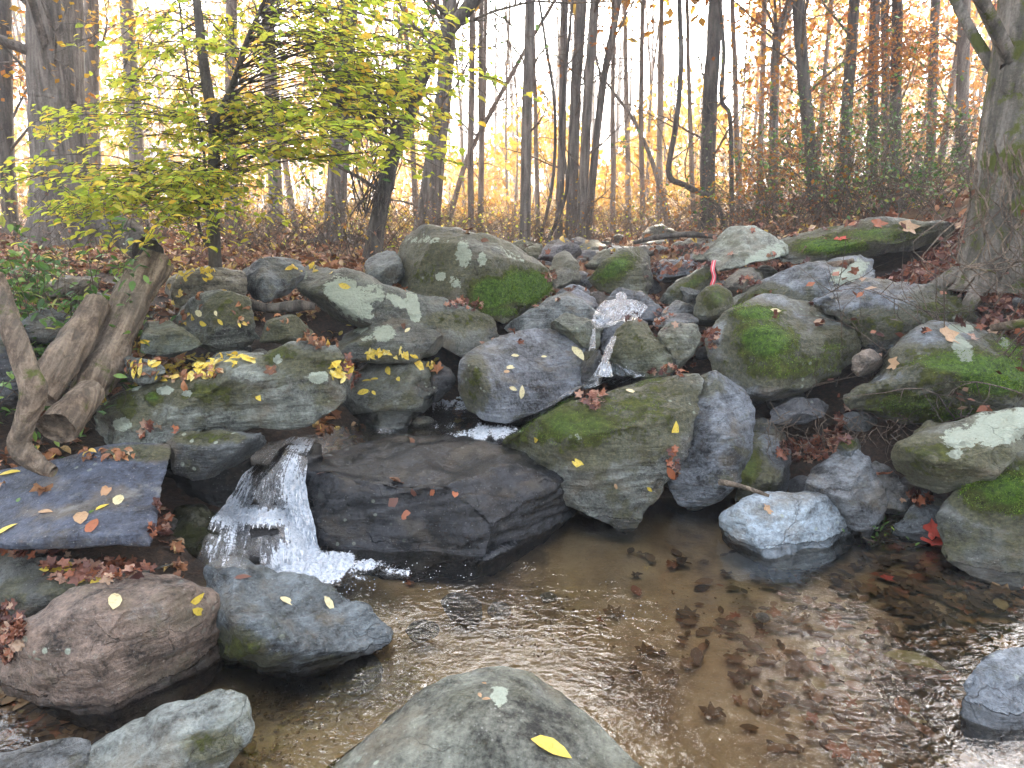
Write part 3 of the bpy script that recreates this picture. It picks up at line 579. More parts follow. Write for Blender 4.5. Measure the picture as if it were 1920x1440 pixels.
rock('boulder','long lichen-splashed boulder sloping down to the right in front of the biggest one',[(540,508),(572,500),(620,514),(700,545),(780,565),(860,586),(912,602),(937,635),(922,667),(880,677),(830,668),(800,645),(700,612),(640,610),(600,588),(568,552)],4.3,.4,.14,.5,(.14,.15,.13),.15,key='lichenlong',mat=2,
 lb=[(655,560,40,22,1.25,.7),(700,550,22,18,.7),(775,575,10,22,1.3,-.2),(745,565,22,8,.9,.5),(565,515,10,7,1.2),(690,562,10,10,.7),(625,540,20,12,.6)],mb=[(870,600,50,12,.6)],wb=[(860,655,60,20,.45)])
rock('boulder','lichen-spotted low boulder with a broken right end above the leafy round rock',[(623,650),(640,616),(690,600),(745,598),(777,614),(817,625),(828,650),(812,670),(760,668),(680,670),(640,667)],4.12,.3,.1,.4,(.13,.14,.125),.15,key='lichenlow',lb=[(720,625,16,12,1.3),(675,612,14,10,1.1),(690,635,16,8,.7)],mat=0)
rock('boulder','long pale boulder overhanging the waterfall with moss smears and lichen spots',[(178,790),(185,755),(232,720),(300,706),(400,692),(500,656),(540,636),(600,638),(642,663),(658,695),(652,735),(622,757),(560,777),(500,789),(440,802),(350,800),(268,806),(240,822),(200,820)],3.05,.42,.14,.55,(.2,.22,.19),.12,key='long',mat=0,
 ridge=[(250,745,.05),(350,735,.08),(450,725,.1),(550,690,.12),(620,690,.12),(260,790,-.02),(400,775,-.02),(520,750,.0),(600,730,.02),(540,660,.3),(210,790,.0)],
 mb=[(240,760,30,30,.85),(285,745,18,14,1.05),(400,740,60,20,.8),(520,665,30,16,.85),(600,680,60,14,.6),(350,722,60,10,.6)],lb=[(250,722,12,8,1.2),(310,732,12,7,1.2),(228,795,14,10,1.4),(350,737,9,6,1.),(598,707,14,9,1.2),(520,675,8,8,1.)],rough=1.3)
rock('boulder','rounded boulder with a line of yellow leaves along its crest, centre left',[(636,755),(658,702),(692,680),(742,664),(792,680),(832,702),(828,732),(802,762),(760,782),(700,792),(652,787)],3.93,.35,.16,.5,(.17,.185,.165),.1,key='leafy',mat=0,wb=[(740,785,90,14,.8),(800,730,30,30,.6)])
rock('stone','dark wet stone under the yellow leaves beside the small foam pool',[(790,688),(832,690),(848,715),(822,742),(797,748)],4.05,.12,.05,.3,DK,0,wet=.6)
rock('stone','rounded dark wet stone with a moss cap beneath the long pale boulder',[(328,828),(350,812),(420,807),(492,822),(482,852),(440,875),(380,882),(345,862)],2.9,.14,.07,.3,(.09,.1,.1),.1,wet=.3,mb=[(390,820,50,10,.9)])
# left bank
rock('rock_slab','sunlit layered slab below the sapling trunk',[(310,545),(332,520),(400,500),(456,505),(468,545),(430,562),(345,577)],4.2,.35,.05,.4,(.22,.2,.15),.0,mat=1,key='sunslab')
rock('rock_slab','blue-grey slab right of the sapling trunk',[(458,508),(500,486),(556,488),(562,512),(542,550),(482,562),(465,542)],4.35,.3,.05,.4,(.15,.17,.18),-.1,mat=2,key='blueslab')
rock('boulder','upright mossy boulder with narrow yellow leaves behind the long pale boulder',[(333,600),(360,566),(400,551),(455,560),(472,650),(400,655),(345,635)],3.75,.25,.08,.4,(.13,.14,.115),.2,key='upright',mb=[(430,585,30,25,.7)])
rock('stone','small dark mossy stone right of the fallen logs',[(258,640),(270,610),(320,604),(385,642),(340,665),(270,668)],3.45,.25,.06,.3,(.13,.15,.12),.25,key='smallmoss')
rock('stone','small mossy round stone between the upright boulder and the lichen-spotted boulder',[(493,642),(510,601),(546,595),(577,620),(562,645)],3.8,.15,.06,.3,(.12,.13,.1),.35)
rock('stone','pale stone pinned behind the left end of the long pale boulder',[(245,672),(285,682),(315,692),(300,712),(255,708)],3.2,.12,.03,.25,(.2,.22,.2),0)
rock('stone','pale stone among yellow leaves behind the long pale boulder',[(365,695),(430,664),(486,664),(492,682),(410,708)],3.35,.15,.04,.3,(.2,.22,.19),.0,key='leafstone')
rock('boulder','dark boulder half hidden behind the biggest rounded boulder',[(672,522),(698,490),(737,474),(760,520),(722,537)],5.0,.25,.08,.4,(.13,.145,.14),.1)
rock('stone','grey stone under dry leaves behind the fallen logs',[(40,605),(98,582),(150,590),(132,622),(60,645)],3.6,.2,.04,.3,(.17,.18,.18),-.1)
rock('stone','pale brown stone behind the upper end of the fallen logs',[(88,540),(130,520),(192,520),(180,555),(110,560)],4.1,.2,.04,.3,(.25,.2,.14),-.1)
rock('stone','dark stone beneath the dark hollow log on the left bank',[(-20,640),(30,620),(60,680),(40,760),(-20,780)],3.1,.2,.06,.3,DK,.2)
rock('stone','round brown stone wedged between the two largest right bank boulders',[(1600,690),(1606,668),(1628,655),(1645,668),(1640,695),(1612,700)],3.75,.1,.05,.2,(.24,.2,.16),-.2,mat=2)
rock('stone','small mossy stone below the biggest mossy boulder on the right bank',[(1705,815),(1740,795),(1790,800),(1780,825),(1725,840)],3.15,.12,.05,.25,(.14,.14,.11),.4)
rock('stone','mossy topped small stone at the top of the red leaf pile',[(1572,845),(1585,828),(1605,826),(1615,848),(1600,870),(1580,866)],3.25,.08,.04,.2,(.2,.23,.25),.1,mb=[(1590,832,16,8,1.)])
rock('stone','blue-grey stone in the dark hollow under the round mossy boulder',[(1440,770),(1480,752),(1530,748),(1560,760),(1510,785),(1460,790)],3.6,.15,.03,.25,DK,.0,wet=.3)
rock('stone','dark stone deep in the hollow beside the split boulder',[(1395,800),(1430,785),(1470,800),(1480,830),(1420,835)],3.6,.15,.03,.25,DK,.2,wet=.2)
# under the waterfalls
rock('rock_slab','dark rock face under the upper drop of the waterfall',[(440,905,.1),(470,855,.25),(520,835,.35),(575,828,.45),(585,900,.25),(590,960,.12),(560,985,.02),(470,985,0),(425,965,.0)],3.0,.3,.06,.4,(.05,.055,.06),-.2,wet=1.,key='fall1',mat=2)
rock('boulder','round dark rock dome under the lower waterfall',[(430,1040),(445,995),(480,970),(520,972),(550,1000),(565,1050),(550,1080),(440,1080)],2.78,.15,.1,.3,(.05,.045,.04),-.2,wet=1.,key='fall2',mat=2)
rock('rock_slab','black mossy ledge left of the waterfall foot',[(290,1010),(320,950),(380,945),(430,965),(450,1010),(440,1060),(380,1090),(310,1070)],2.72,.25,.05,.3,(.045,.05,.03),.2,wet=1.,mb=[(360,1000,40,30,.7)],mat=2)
rock('boulder','rock coloured black for the crevice shade behind the left side of the waterfall',[(300,850),(360,870),(450,860),(460,900),(440,950),(380,960),(300,960)],3.1,.15,.05,.35,(.035,.04,.04),0,wet=.8)  # shade of the crevice put into the near-black tint
# head of the stream
far = [('dark boulder behind the crest of the biggest rounded boulder',[(945,472),(970,455),(1012,456),(1022,480),(990,492)],6.6,(.16,.17,.12),.35),
('angular brown-grey block upstream, square-shouldered',[(1010,492),(1030,455),(1060,449),(1092,470),(1082,492)],6.2,(.16,.15,.15),-.1),
('tapered upright stone in front of the angular upstream block',[(1028,512),(1045,482),(1062,470),(1080,498),(1087,542),(1040,535)],5.5,(.16,.155,.12),.1),
('dark wedge stone at the left lip of the upper cascade',[(1045,550),(1075,532),(1100,545),(1108,562),(1070,566)],5.0,(.15,.17,.19),-.1),
('wet slab left of the upper cascade under the layered slab',[(1045,560),(1085,545),(1112,562),(1118,585),(1095,580)],4.75,(.15,.16,.18),-.1),
('broken dark stone with a stick on it beside the upper cascade',[(1100,560),(1125,548),(1148,566),(1140,590),(1112,585)],4.9,(.07,.06,.05),0),
('low mossy slab upstream of the dark mossy boulder',[(1095,500),(1130,475),(1175,465),(1160,485),(1115,505)],6.2,(.17,.18,.13),.3),
('long flat grey slab across the upstream channel',[(1100,482),(1150,465),(1230,462),(1260,470),(1190,480),(1120,492)],7.4,(.17,.18,.16),.1),
('blue-grey slab right of the dark mossy boulder',[(1225,510),(1260,490),(1320,493),(1330,505),(1280,520),(1240,525)],6.0,(.18,.2,.22),-.1),
('dark humped boulder on the skyline left of the pale tapered boulder',[(1262,470),(1290,450),(1330,446),(1362,460),(1350,478),(1300,484)],7.2,(.12,.12,.1),.1),
('green-grey hump touching the left side of the pale tapered boulder',[(1300,482),(1325,458),(1358,456),(1352,490),(1320,494)],6.2,(.17,.18,.14),.2),
('small skyline stone near the leaning thin tree',[(1195,455),(1225,445),(1255,452),(1240,466),(1205,466)],9.0,(.17,.17,.14),.1),
('small dark stone in front of the single straight trunk',[(960,452),(985,444),(1010,452),(990,462),(965,462)],9.5,(.12,.12,.12),0),
('grey stone below the four-trunk clump',[(1080,462),(1110,450),(1135,462),(1110,474),(1085,474)],8.4,(.17,.17,.13),.2),
('low stone left of the tall narrow mossy stone',[(1265,545),(1290,535),(1312,545),(1310,560),(1280,566)],4.95,(.16,.17,.16),0),
('small pale stone right of the tall narrow mossy stone',[(1368,560),(1395,548),(1415,556),(1400,574),(1375,580)],4.7,(.2,.22,.18),.1)]
for l_, o_, Y_, t_, m_ in far:
    rock('stone' if Y_ > 4.6 and (o_[2][0]-o_[0][0]) < 60 else 'boulder', l_, o_, Y_, .25 if Y_ < 7 else .6, .08, .4, t_, m_, vox=.022, rough=1.2)
# small loose stones: three shapes, copied and turned, in the gaps of the stream
protos = []
for k in range(3):
    bm = bmesh.new(); bmesh.ops.create_icosphere(bm, subdivisions=4, radius=.5)
    V = np.array([v.co[:] for v in bm.verts]); F = [tuple(v.index for v in f.verts) for f in bm.faces]; bm.free()
    V = V*[1.2, .85, .6]; n0 = V/np.linalg.norm(V, axis=1)[:, None]
    for j in range(7):
        d = np.random.default_rng(k*9+j).normal(size=3); d /= np.linalg.norm(d); c = .34+.05*(j % 3); ex = np.maximum(V@d-c, 0); V -= ex[:, None]*d*.85
    V += n0*(fbm(V+k*5, 2, 4)*.06)[:, None]; nn = len(V)
    t_ = [(.17, .185, .19), (.15, .15, .12), (.11, .115, .12)][k]
    protos.append((V, F, mesh_from('stone', V, F, ROCKM[k], True, dict(moss=np.full(nn, [0, .25, .05][k]), lich=np.zeros(nn), wet=np.full(nn, [0, 0, .3][k]), tint=np.tile(t_, (nn, 1))))))
rs = np.random.default_rng(21); cnt = 0
spots = []
for _ in range(900):
    px_ = rs.uniform(60, 1900); py_ = rs.uniform(455, 960)
    spots.append((px_, py_))
def stone(x, y, z, s_, k, label, group):
    global cnt
    V, F, me = protos[k]; a = rs.uniform(0, 6.28, 3)*[1, .08, .08]; R = rot_mats(a[:1], a[1:2], a[2:])[0]
    o = bpy.data.objects.new('stone', me); COL.objects.link(o); o.location = (x, y, z); o.scale = (s_,)*3; o.rotation_euler = Matrix(R.tolist()).to_euler()
    o['_o'] = [x, y, z]; tag(o, label, 'stone', group); collect((V*s_)@R.T+[x, y, z], F)
GR1 = 'small loose stones wedged between the boulders'
# along the channel upstream and in the gaps between boulders
gaps = [(1.0, 5.2, .9, 1.6, 46), (.9, 7.5, 1.5, 2.6, 44), (.2, 4.6, .5, .5, 10), (-1.6, 4.2, 1.2, .9, 24), (1.9, 3.35, .5, .25, 22), (2.3, 4.3, .9, .7, 18), (-1.7, 2.75, .6, .3, 8)]
for (gx_, gy_, rx_, ry_, n_), lab_ in zip(gaps, ('small loose stone packed round the upper cascade', 'small loose stone on the flat upstream bed below the skyline', 'small loose stone behind the biggest rounded boulder', 'small loose stone on the left bank near the upright mossy boulder', 'small loose stone in the dark hollow right of the split boulder', 'small loose stone among red leaves high on the right bank', 'small loose stone by the shadowed ledge left of the waterfall')):
    for _ in range(n_):
        x = gx_+rs.normal()*rx_*.55; y = gy_+rs.normal()*ry_*.5
        if y < 2.6: continue
        h_ = float(H(x, y)[0])
        if h_ < -.02: continue
        s_ = float(np.clip(rs.lognormal(-2.0, .5), .06, .38))*(1+.08*max(0, y-4))
        stone(x, y, h_+s_*.12, s_, int(rs.integers(3)), lab_, GR1+', '+lab_[18:])
# stones on the sunken pool bed
for x, y, s_ in ((-.2, 2.62, .16), (-.05, 2.6, .1), (.15, 2.7, .07), (-.55, 2.2, .2), (1.0, 2.55, .06), (-.35, 2.45, .12)):
    stone(x, y, -.1, s_, 2, 'dark stone lying on the sandy pool bed near the foam', 'sunken stones on the pool bed')
# ------------------------------------------------------------------ upper pools
sheet('water', -1.35, .75, 3.3, 5.0, .275, .05, M_FLOW, .006)

# ------------------------------------------------------------------ dead logs, left bank
def curve(pts, n, jit=0., seed=0):
    pts = np.array(pts, float); t = np.linspace(0, len(pts)-1, n); k = np.minimum(t.astype(int), len(pts)-2); u = (t-k)[:, None]
    p0 = pts[np.maximum(k-1, 0)]; p1 = pts[k]; p2 = pts[k+1]; p3 = pts[np.minimum(k+2, len(pts)-1)]
    c = .5*((2*p1)+(-p0+p2)*u+(2*p0-5*p1+4*p2-p3)*u**2+(-p0+3*p1-3*p2+p3)*u**3)
    if jit: c = c + jit*np.stack([fbm(np.stack([t*1.3, t*0+seed*3.1+k_*7, t*0], 1), 1, 2) for k_ in range(3)], 1)
    return c
def log(name, label, cat, pp, rad, mat, sides=26, n=60, rough=.12, group=None, taper_end=False):
    pts = curve([P(*p_) for p_ in pp], n, .0); r_ = np.interp(np.linspace(0, 1, n), np.linspace(0, 1, len(rad)), rad)
    t = Tubes(); t.add(pts, r_, sides); V, F = t.data()
    Q = V.copy(); ax = (pts[-1]-pts[0]); ax /= np.linalg.norm(ax); Q = Q - (Q@ax)[:, None]*ax*.8
    c = np.repeat(pts, sides, 0); body = slice(0, len(c)); d = V[body]-c; rr = np.linalg.norm(d, axis=1)[:, None]+1e-6
    dis = fbm(Q[body], 7/max(max(rad), .03)*.06, 4)*rough*2+np.abs(fbm(Q[body]+3, 24, 3))*-rough
    V[body] = c+d*(1+dis[:, None]*1.2)
    Fl = [tuple(f) if f[2] != f[3] else tuple(f[:3]) for f in F.tolist()]
    o = obj(name, V, Fl, mat); tag(o, label, cat, group); collect(V, Fl); return o
LOG0 = len(ALLF)
log('fallen_log', 'thickest weathered grey log lying up the left bank, its sawn top end lit', 'log', [(298,492,3.95),(262,545,3.75),(222,625,3.5),(190,690,3.3),(160,740,3.15),(140,790,3.05)], [.09,.1,.095,.09,.075,.05], M_LOG, rough=.2)
log('fallen_log', 'middle bark-shedding log between the thick log and the crooked grey branch', 'log', [(182,565,3.5),(150,620,3.3),(112,680,3.1),(75,745,2.95)], [.05,.065,.07,.05], M_LOG, rough=.2)
log('fallen_log', 'short round dark-ended log stub below the thick log', 'log', [(165,740,3.05),(135,770,2.9),(105,805,2.78)], [.07,.075,.075], M_LOG)
log('fallen_branch', 'crooked bare grey branch curling down the left edge to the dark slab', 'branch', [(-15,520,3.0),(15,600,2.9),(42,680,2.8),(62,735,2.75),(45,790,2.7),(35,835,2.68),(65,868,2.66),(100,885,2.64)], [.045,.045,.042,.05,.04,.038,.035,.02], M_LOG, 16, 90)
log('fallen_log', 'rotten brown log with a dark hollow end behind the fallen logs', 'log', [(180,400,5.3),(240,440,4.9),(275,470,4.7)], [.1,.12,.1], M_BARKD)
log('fallen_branch', 'dark driftwood stick jammed between the upright boulder and the lichen-splashed boulder', 'branch', [(440,560,4.1),(500,578,4.05),(560,572,4.0),(590,575,4.0)], [.035,.03,.035,.02], M_BARKD, 10, 30)
log('fallen_branch', 'small broken stick poking out left of the split boulder foot over the streaked boulder', 'branch', [(1350,905,3.1),(1390,912,3.02),(1442,930,2.98)], [.018,.012,.008], M_LOG, 8, 20)
log('fallen_branch', 'thin dark branch bridging the skyline stones', 'branch', [(1190,455,7.5),(1240,443,7.3),(1300,440,7.2),(1365,447,7.1)], [.02,.03,.03,.015], M_BARKD, 8, 30)
log('fallen_branch', 'pale driftwood stick lying before the top mossy slab', 'branch', [(1490,505,4.9),(1560,498,4.8),(1600,488,4.8)], [.02,.035,.02], M_LOG, 10, 24)
log('fallen_branch', 'grey stick at the right edge among red leaves', 'branch', [(1860,615,3.6),(1900,608,3.5),(1960,600,3.4)], [.02,.025,.02], M_LOG, 10, 24)

LOG1 = len(ALLF)
bvh = BVHTree.FromPolygons([tuple(v) for v in np.concatenate(ALLV+[GV]).tolist()], ALLF+[tuple(int(i)+NV[0] for i in f) for f in GF.tolist()])
NROCKF = len(ALLF)
CAMV = Vector((0, 0, CAM_H))
def hit(px, py):
    h = bvh.ray_cast(CAMV, ray(px, py)); return h if h[0] is not None else None

# ------------------------------------------------------------------ running water
bm = bmesh.new(); bmesh.ops.create_icosphere(bm, subdivisions=1, radius=1); BV = np.array([v.co[:] for v in bm.verts]); BF = np.array([[v.index for v in f.verts] for f in bm.faces]); bm.free()
M_SPRAY = plain('spray', (.85, .9, .95), .25, .6)
def falls(name, rows, foam, off=.012, n=46, m=60, amp=.012, mat=M_FOAM, smooth=4, base=0.):
    rows = [([*a, None][:3], [*b, None][:3]) for a, b in rows]; k = len(rows)-1; t = np.linspace(0, k, m)
    PX = np.empty((m, n)); PY = np.empty((m, n)); YY = np.empty((m, n))
    for i, tt in enumerate(t):
        j = min(int(tt), k-1); u = tt-j; a = [(1-u)*rows[j][0][c]+u*rows[j+1][0][c] for c in (0, 1)]; b = [(1-u)*rows[j][1][c]+u*rows[j+1][1][c] for c in (0, 1)]
        s_ = np.linspace(0, 1, n); PX[i] = a[0]+(b[0]-a[0])*s_; PY[i] = a[1]+(b[1]-a[1])*s_
        fixed = rows[j][0][2] is not None
        if fixed:
            ya = (1-u)*rows[j][0][2]+u*rows[j+1][0][2]; yb = (1-u)*rows[j][1][2]+u*rows[j+1][1][2]; YY[i] = ya+(yb-ya)*s_
        else:
            for q in range(n):
                h = hit(PX[i, q], PY[i, q]); YY[i, q] = h[0].y-off if h else 3
    Y0 = YY.copy()
    for _ in range(smooth):
        E = np.pad(YY, 1, mode='edge'); S = (E[:-2, 1:-1]+E[2:, 1:-1]+E[1:-1, :-2]+E[1:-1, 2:])/4; YY = np.minimum(YY*.5+S*.5, S+.0) if not rows[0][0][2] else S; YY = np.minimum(YY, Y0)
    V = np.array([P(PX[i, q], PY[i, q], YY[i, q]) for i in range(m) for q in range(n)])
    U = np.stack([np.tile(np.linspace(0, 1, n), m)*(.5+.0*t[0]), np.repeat(np.linspace(0, 1, m), n), np.full(m*n, rows[0][0][0]*.01)], 1)
    V[:, 1] += -np.abs(fbm(np.stack([U[:, 0]*22, U[:, 1]*5, U[:, 2]], 1), 1, 3))*amp*1.5+fbm(V, 30, 2)*amp*.4; V[:, 2] += fbm(V+3, 22, 2)*amp*.4
    i = (np.arange(m-1)[:, None]*n+np.arange(n-1)[None]).ravel(); F = np.stack([i, i+1, i+n+1, i+n], 1)
    px, py = proj(V); fa = base+blobs(px, py, foam); YJ = np.abs(np.diff(YY, axis=1, append=YY[:, -1:])); jump = (np.maximum(YJ, np.roll(YJ, 1, 1)) > .3).ravel()
    FF = F[(fa[F].max(1) > .2) & ~jump[F].any(1)]; uu, iv = np.unique(FF, return_inverse=True)
    o = tag(obj(name, V[uu], iv.reshape(-1, 4), mat, attrs=dict(foam=fa[uu], flow=U[uu])), kind='structure')
    r3 = np.random.default_rng(n*m); T = Tubes(); G = V.reshape(m, n, 3); FA = fa.reshape(m, n); D = []
    for _ in range(int(n*m*.07)):
        i = int(r3.integers(0, m-8)); j = int(r3.integers(1, n-1)); 
        if FA[i, j] < r3.uniform(.45, 1.1): continue
        L = int(r3.integers(4, 9)); q = G[i:i+L, j]+np.array([0, -r3.uniform(.002, .014), 0])+np.cumsum(r3.normal(0, .0016, (min(L, m-i), 3)), 0); T.add(q, np.hanning(len(q)+2)[1:-1]*r3.uniform(.001, .003)+.0004, 4, False)
        if r3.random() < .5: D.append((G[i, j]+r3.normal(0, .02, 3)+[0, -.03, .01], r3.uniform(.001, .003)))
    if D and T.n:
        V2, F2 = T.data(); F2 = np.concatenate([F2[:, :3], F2[:, [0, 2, 3]]]); v, f = join([(V2, F2)]+[(BV*s_+c, BF) for c, s_ in D]); obj('water_strands', v, f, M_SPRAY, parent=o)
    return o
falls('waterfall', [((545, 818), (592, 822)), ((500, 850), (578, 850)), ((455, 890), (574, 900)), ((428, 940), (582, 950)), ((400, 968), (590, 980)), ((385, 1005), (596, 1020)), ((365, 1060), (610, 1068))],
      [(565, 835, 22, 12, .7), (455, 905, 22, 40, .6, .3), (545, 900, 16, 50, .75, .1), (430, 945, 22, 28, .75), (500, 968, 80, 12, 1.1, .05), (562, 970, 24, 70, 1.0), (425, 975, 36, 14, .7), (578, 1020, 20, 50, 1.1), (440, 1015, 22, 50, .46), (500, 890, 30, 60, .3), (545, 1045, 36, 30, .8), (395, 1035, 26, 26, .42), (500, 1025, 40, 20, .3)], n=90, m=110, smooth=40, off=.03)
def foam_patch(name, cx_, cy_, z, blob, rx_, ry_, amp=.018, step=.008, thr=.15):
    c = Pz(cx_, cy_, z); xs = np.arange(c[0]-rx_, c[0]+rx_, step); ys = np.arange(c[1]-ry_, c[1]+ry_, step); X, Y_ = np.meshgrid(xs, ys); V = np.stack([X.ravel(), Y_.ravel(), np.full(X.size, z)], 1)
    px, py = proj(V); fa = blobs(px, py, blob); V[:, 2] += np.clip(fa, 0, 1)*(amp*.4+np.abs(fbm(V, 20, 4, .65))*amp*1.6)+.003
    n = len(xs); m = len(ys); keep = fa > thr; i = (np.arange(m-1)[:, None]*n+np.arange(n-1)[None]).ravel(); F = np.stack([i, i+1, i+n+1, i+n], 1)
    F = F[keep[F].any(1)]; u, inv = np.unique(F, return_inverse=True); V = V[u]; fa = fa[u]; F = inv.reshape(-1, 4)
    return tag(obj(name, V, F, M_FOAM, attrs=dict(foam=fa*.95, flow=V*.12)), kind='stuff')
foam_patch('foam', 600, 1065, 0, [(560, 1060, 50, 24, 1.1), (615, 1062, 52, 20, 1.0), (600, 1082, 42, 14, .9), (680, 1064, 44, 11, .7), (735, 1075, 26, 7, .5), (650, 1085, 40, 6, .45)], .4, .3)
foam_patch('foam', 840, 745, .275, [(843, 745, 42, 16, 1.1), (860, 722, 24, 16, .9), (850, 765, 60, 10, .5)], .35, .5, .02, .01)
foam_patch('foam', 900, 815, .275, [(905, 815, 60, 13, .75, -.15), (860, 800, 60, 8, .4), (780, 790, 90, 8, .33), (700, 810, 60, 6, .3)], .6, .5, .015, .01)
falls('stream_run', [((1130, 672), (1200, 700)), ((1110, 705), (1240, 702)), ((1040, 748), (1160, 726)), ((985, 785), (1060, 750)), ((935, 815), (990, 790))], [(1150, 700, 40, 14, .62), (1080, 735, 50, 5, .5, -.35), (1010, 776, 40, 4, .5, -.5), (960, 805, 26, 6, .6)], off=.02, n=50, m=70)
falls('waterfall', [((1150, 545), (1180, 545)), ((1120, 575), (1215, 575)), ((1108, 600), (1195, 602)), ((1112, 618), (1150, 612))], [(1165, 582, 46, 16, .42), (1130, 600, 20, 10, .55), (1165, 556, 10, 8, .3)], off=.015, n=50, m=46, base=.0)
falls('waterfall', [((1112, 614, 4.3), (1124, 614, 4.3)), ((1106, 640, 4.24), (1120, 640, 4.24)), ((1102, 668, 4.18), (1118, 668, 4.18)), ((1108, 700, 4.12), (1126, 700, 4.12))], [(1110, 650, 6, 60, .33)], n=20, m=50, smooth=1)
falls('waterfall', [((1146, 632, 4.22), (1160, 626, 4.22)), ((1133, 655, 4.12), (1150, 655, 4.12)), ((1126, 680, 4.02), (1144, 680, 4.0)), ((1122, 706, 3.92), (1150, 706, 3.92))], [(1140, 660, 6, 50, .36, .3), (1134, 695, 14, 12, .7)], n=20, m=50, smooth=1)
# bubbles drifting on the pool
parts = []; rs = np.random.default_rng(5)
for (x, y, rx_, ry_, n_) in ((760, 1075, 120, 25, 60), (850, 1100, 170, 50, 40), (1215, 1155, 130, 20, 26), (640, 1100, 60, 14, 40), (950, 1120, 250, 40, 24)):
    for _ in range(n_):
        c = Pz(x+rs.normal()*rx_*.5, y+rs.normal()*ry_*.5, .001); parts.append((BV*rs.uniform(.0008, .0035)*[1, 1, .5]+c, BF))
V, F = join(parts); tag(obj('bubbles', V, F, M_BUBBLE), kind='stuff')

# ------------------------------------------------------------------ leaf litter
def on_ground(n, xr, yr, rs, rockp=.05, spread=1.):
    P_ = []; Nn = []
    x = rs.uniform(*xr, n); y = rs.uniform(*yr, n); out = []
    for i in range(n):
        h = bvh.ray_cast(Vector((x[i], y[i], 4)), Vector((0, 0, -1)))
        if h[0] is None or LOG0 <= h[2] < LOG1: continue
        if h[2] < NROCKF and (rs.random() > rockp or h[1].z < .6): continue
        if h[0].z < .03: continue
        out.append((h[0], h[1]))
    return out
def lay(hits, tmpl, rs, s0, s1, lift=.02, tilt=.45):
    n = len(hits); pos = np.array([[*h[0]] for h in hits]); nr = np.array([[*h[1]] for h in hits]); nr[nr[:, 2] < .1, 2] = .1
    pos = pos + nr*0.003; pos[:, 2] += rs.uniform(0.002, lift, n)
    V0, F0 = tmpl; R = rot_mats(rs.uniform(0, 6.28, n), rs.normal(0, tilt, n), rs.normal(0, tilt, n))
    Z = nr/np.linalg.norm(nr, axis=1)[:, None]; X = np.cross([0, 1, 0], Z); X /= np.linalg.norm(X, axis=1)[:, None]+1e-9; Yv = np.cross(Z, X); B = np.stack([X, Yv, Z], -1)
    sz = rs.uniform(s0, s1, n); V = ((B@R)[:, None]@V0[None, :, :, None])[..., 0]*sz[:, None, None]+pos[:, None]
    F = F0[None]+(np.arange(n)*len(V0))[:, None, None]; return V.reshape(-1, 3), F.reshape(-1, 3)
rs = np.random.default_rng(11)
curl = leaf_ovate(.5, .12, .5)
hl = on_ground(9000, (-4.5, -.1), (2.55, 6.5), rs, .012); hr = on_ground(6500, (1.5, 4.2), (3.2, 6.2), rs, .01); hm = on_ground(3500, (-.2, 2.2), (4.2, 7), rs, .02); hr += on_ground(3500, (2.5, 5.2), (.3, 4.5), rs, .01); hl += on_ground(2500, (-5, -2.2), (.3, 2.6), rs, .01); hf = on_ground(9000, (-9, 9), (5.5, 14), rs, .1)
V, F = join([lay(hl, curl, rs, .04, .085), lay(hl[::3], MAPLE, rs, .06, .11), lay(hf, curl, rs, .06, .13, .05, .8)]); tag(obj('leaf_litter', V, F, M_LITTER), kind='stuff')
V, F = join([lay(hr[1::2], MAPLE2, rs, .05, .11, .04, .7), lay(hr[::2], MAPLE, rs, .05, .11, .03, .6), lay(hr[::2], curl, rs, .04, .08, .03, .6), lay(hm, MAPLE, rs, .045, .08), lay(hm, curl, rs, .04, .07)]); tag(obj('leaf_litter', V, F, M_RED), kind='stuff')
def pile(areas, mat, tmpl, s0, s1, rs, name='leaf_litter', lift=.03, tilt=.4):
    hs = []
    for cx_, cy_, rx_, ry_, n_ in areas:
        for _ in range(n_):
            a = rs.uniform(0, 6.28); r_ = math.sqrt(rs.random()); h = hit(cx_+rx_*r_*math.cos(a), cy_+ry_*r_*math.sin(a))
            if h and h[1].z > .0 and not LOG0 <= h[2] < LOG1: hs.append(h)
    V, F = join([lay(hs[::2], tmpl, rs, s0, s1, lift, tilt), lay(hs[1::2], MAPLE2 if tmpl is MAPLE else tmpl, rs, s0*.8, s1*.9, lift, tilt)]); tag(obj(name, V, F, mat), kind='stuff')
pile([(1500, 850, 45, 22, 110), (1560, 830, 30, 12, 30), (1262, 880, 10, 30, 26), (1110, 750, 26, 20, 34), (1255, 700, 40, 8, 40), (1330, 640, 18, 22, 50), (1300, 500, 30, 10, 30), (1240, 510, 30, 14, 60), (1290, 470, 40, 10, 60),
      (300, 985, 20, 40, 40), (60, 1040, 90, 10, 40), (180, 1075, 110, 20, 70), (15, 1190, 30, 50, 110), (1720, 940, 30, 14, 30), (1400, 535, 30, 10, 20), (660, 700, 18, 30, 30), (870, 575, 40, 12, 24), (300, 815, 40, 14, 20), (1840, 470, 70, 60, 160), (1250, 600, 30, 20, 20), (1030, 520, 20, 10, 20)], M_RED, MAPLE, .04, .065, rs)
pile([(640, 700, 24, 20, 22), (330, 700, 90, 16, 60), (240, 660, 40, 40, 10), (400, 680, 80, 12, 40), (730, 668, 60, 7, 60), (580, 505, 40, 6, 8), (370, 515, 50, 14, 24), (800, 680, 20, 12, 10)], M_YEL, LEAF, .045, .075, rs, lift=.02)
pile([(300, 700, 120, 16, 90), (330, 575, 60, 40, 60),  (480, 600, 60, 30, 40), (600, 640, 40, 16, 40), (200, 858, 60, 8, 30)], M_LITTER, curl, .03, .055, rs)
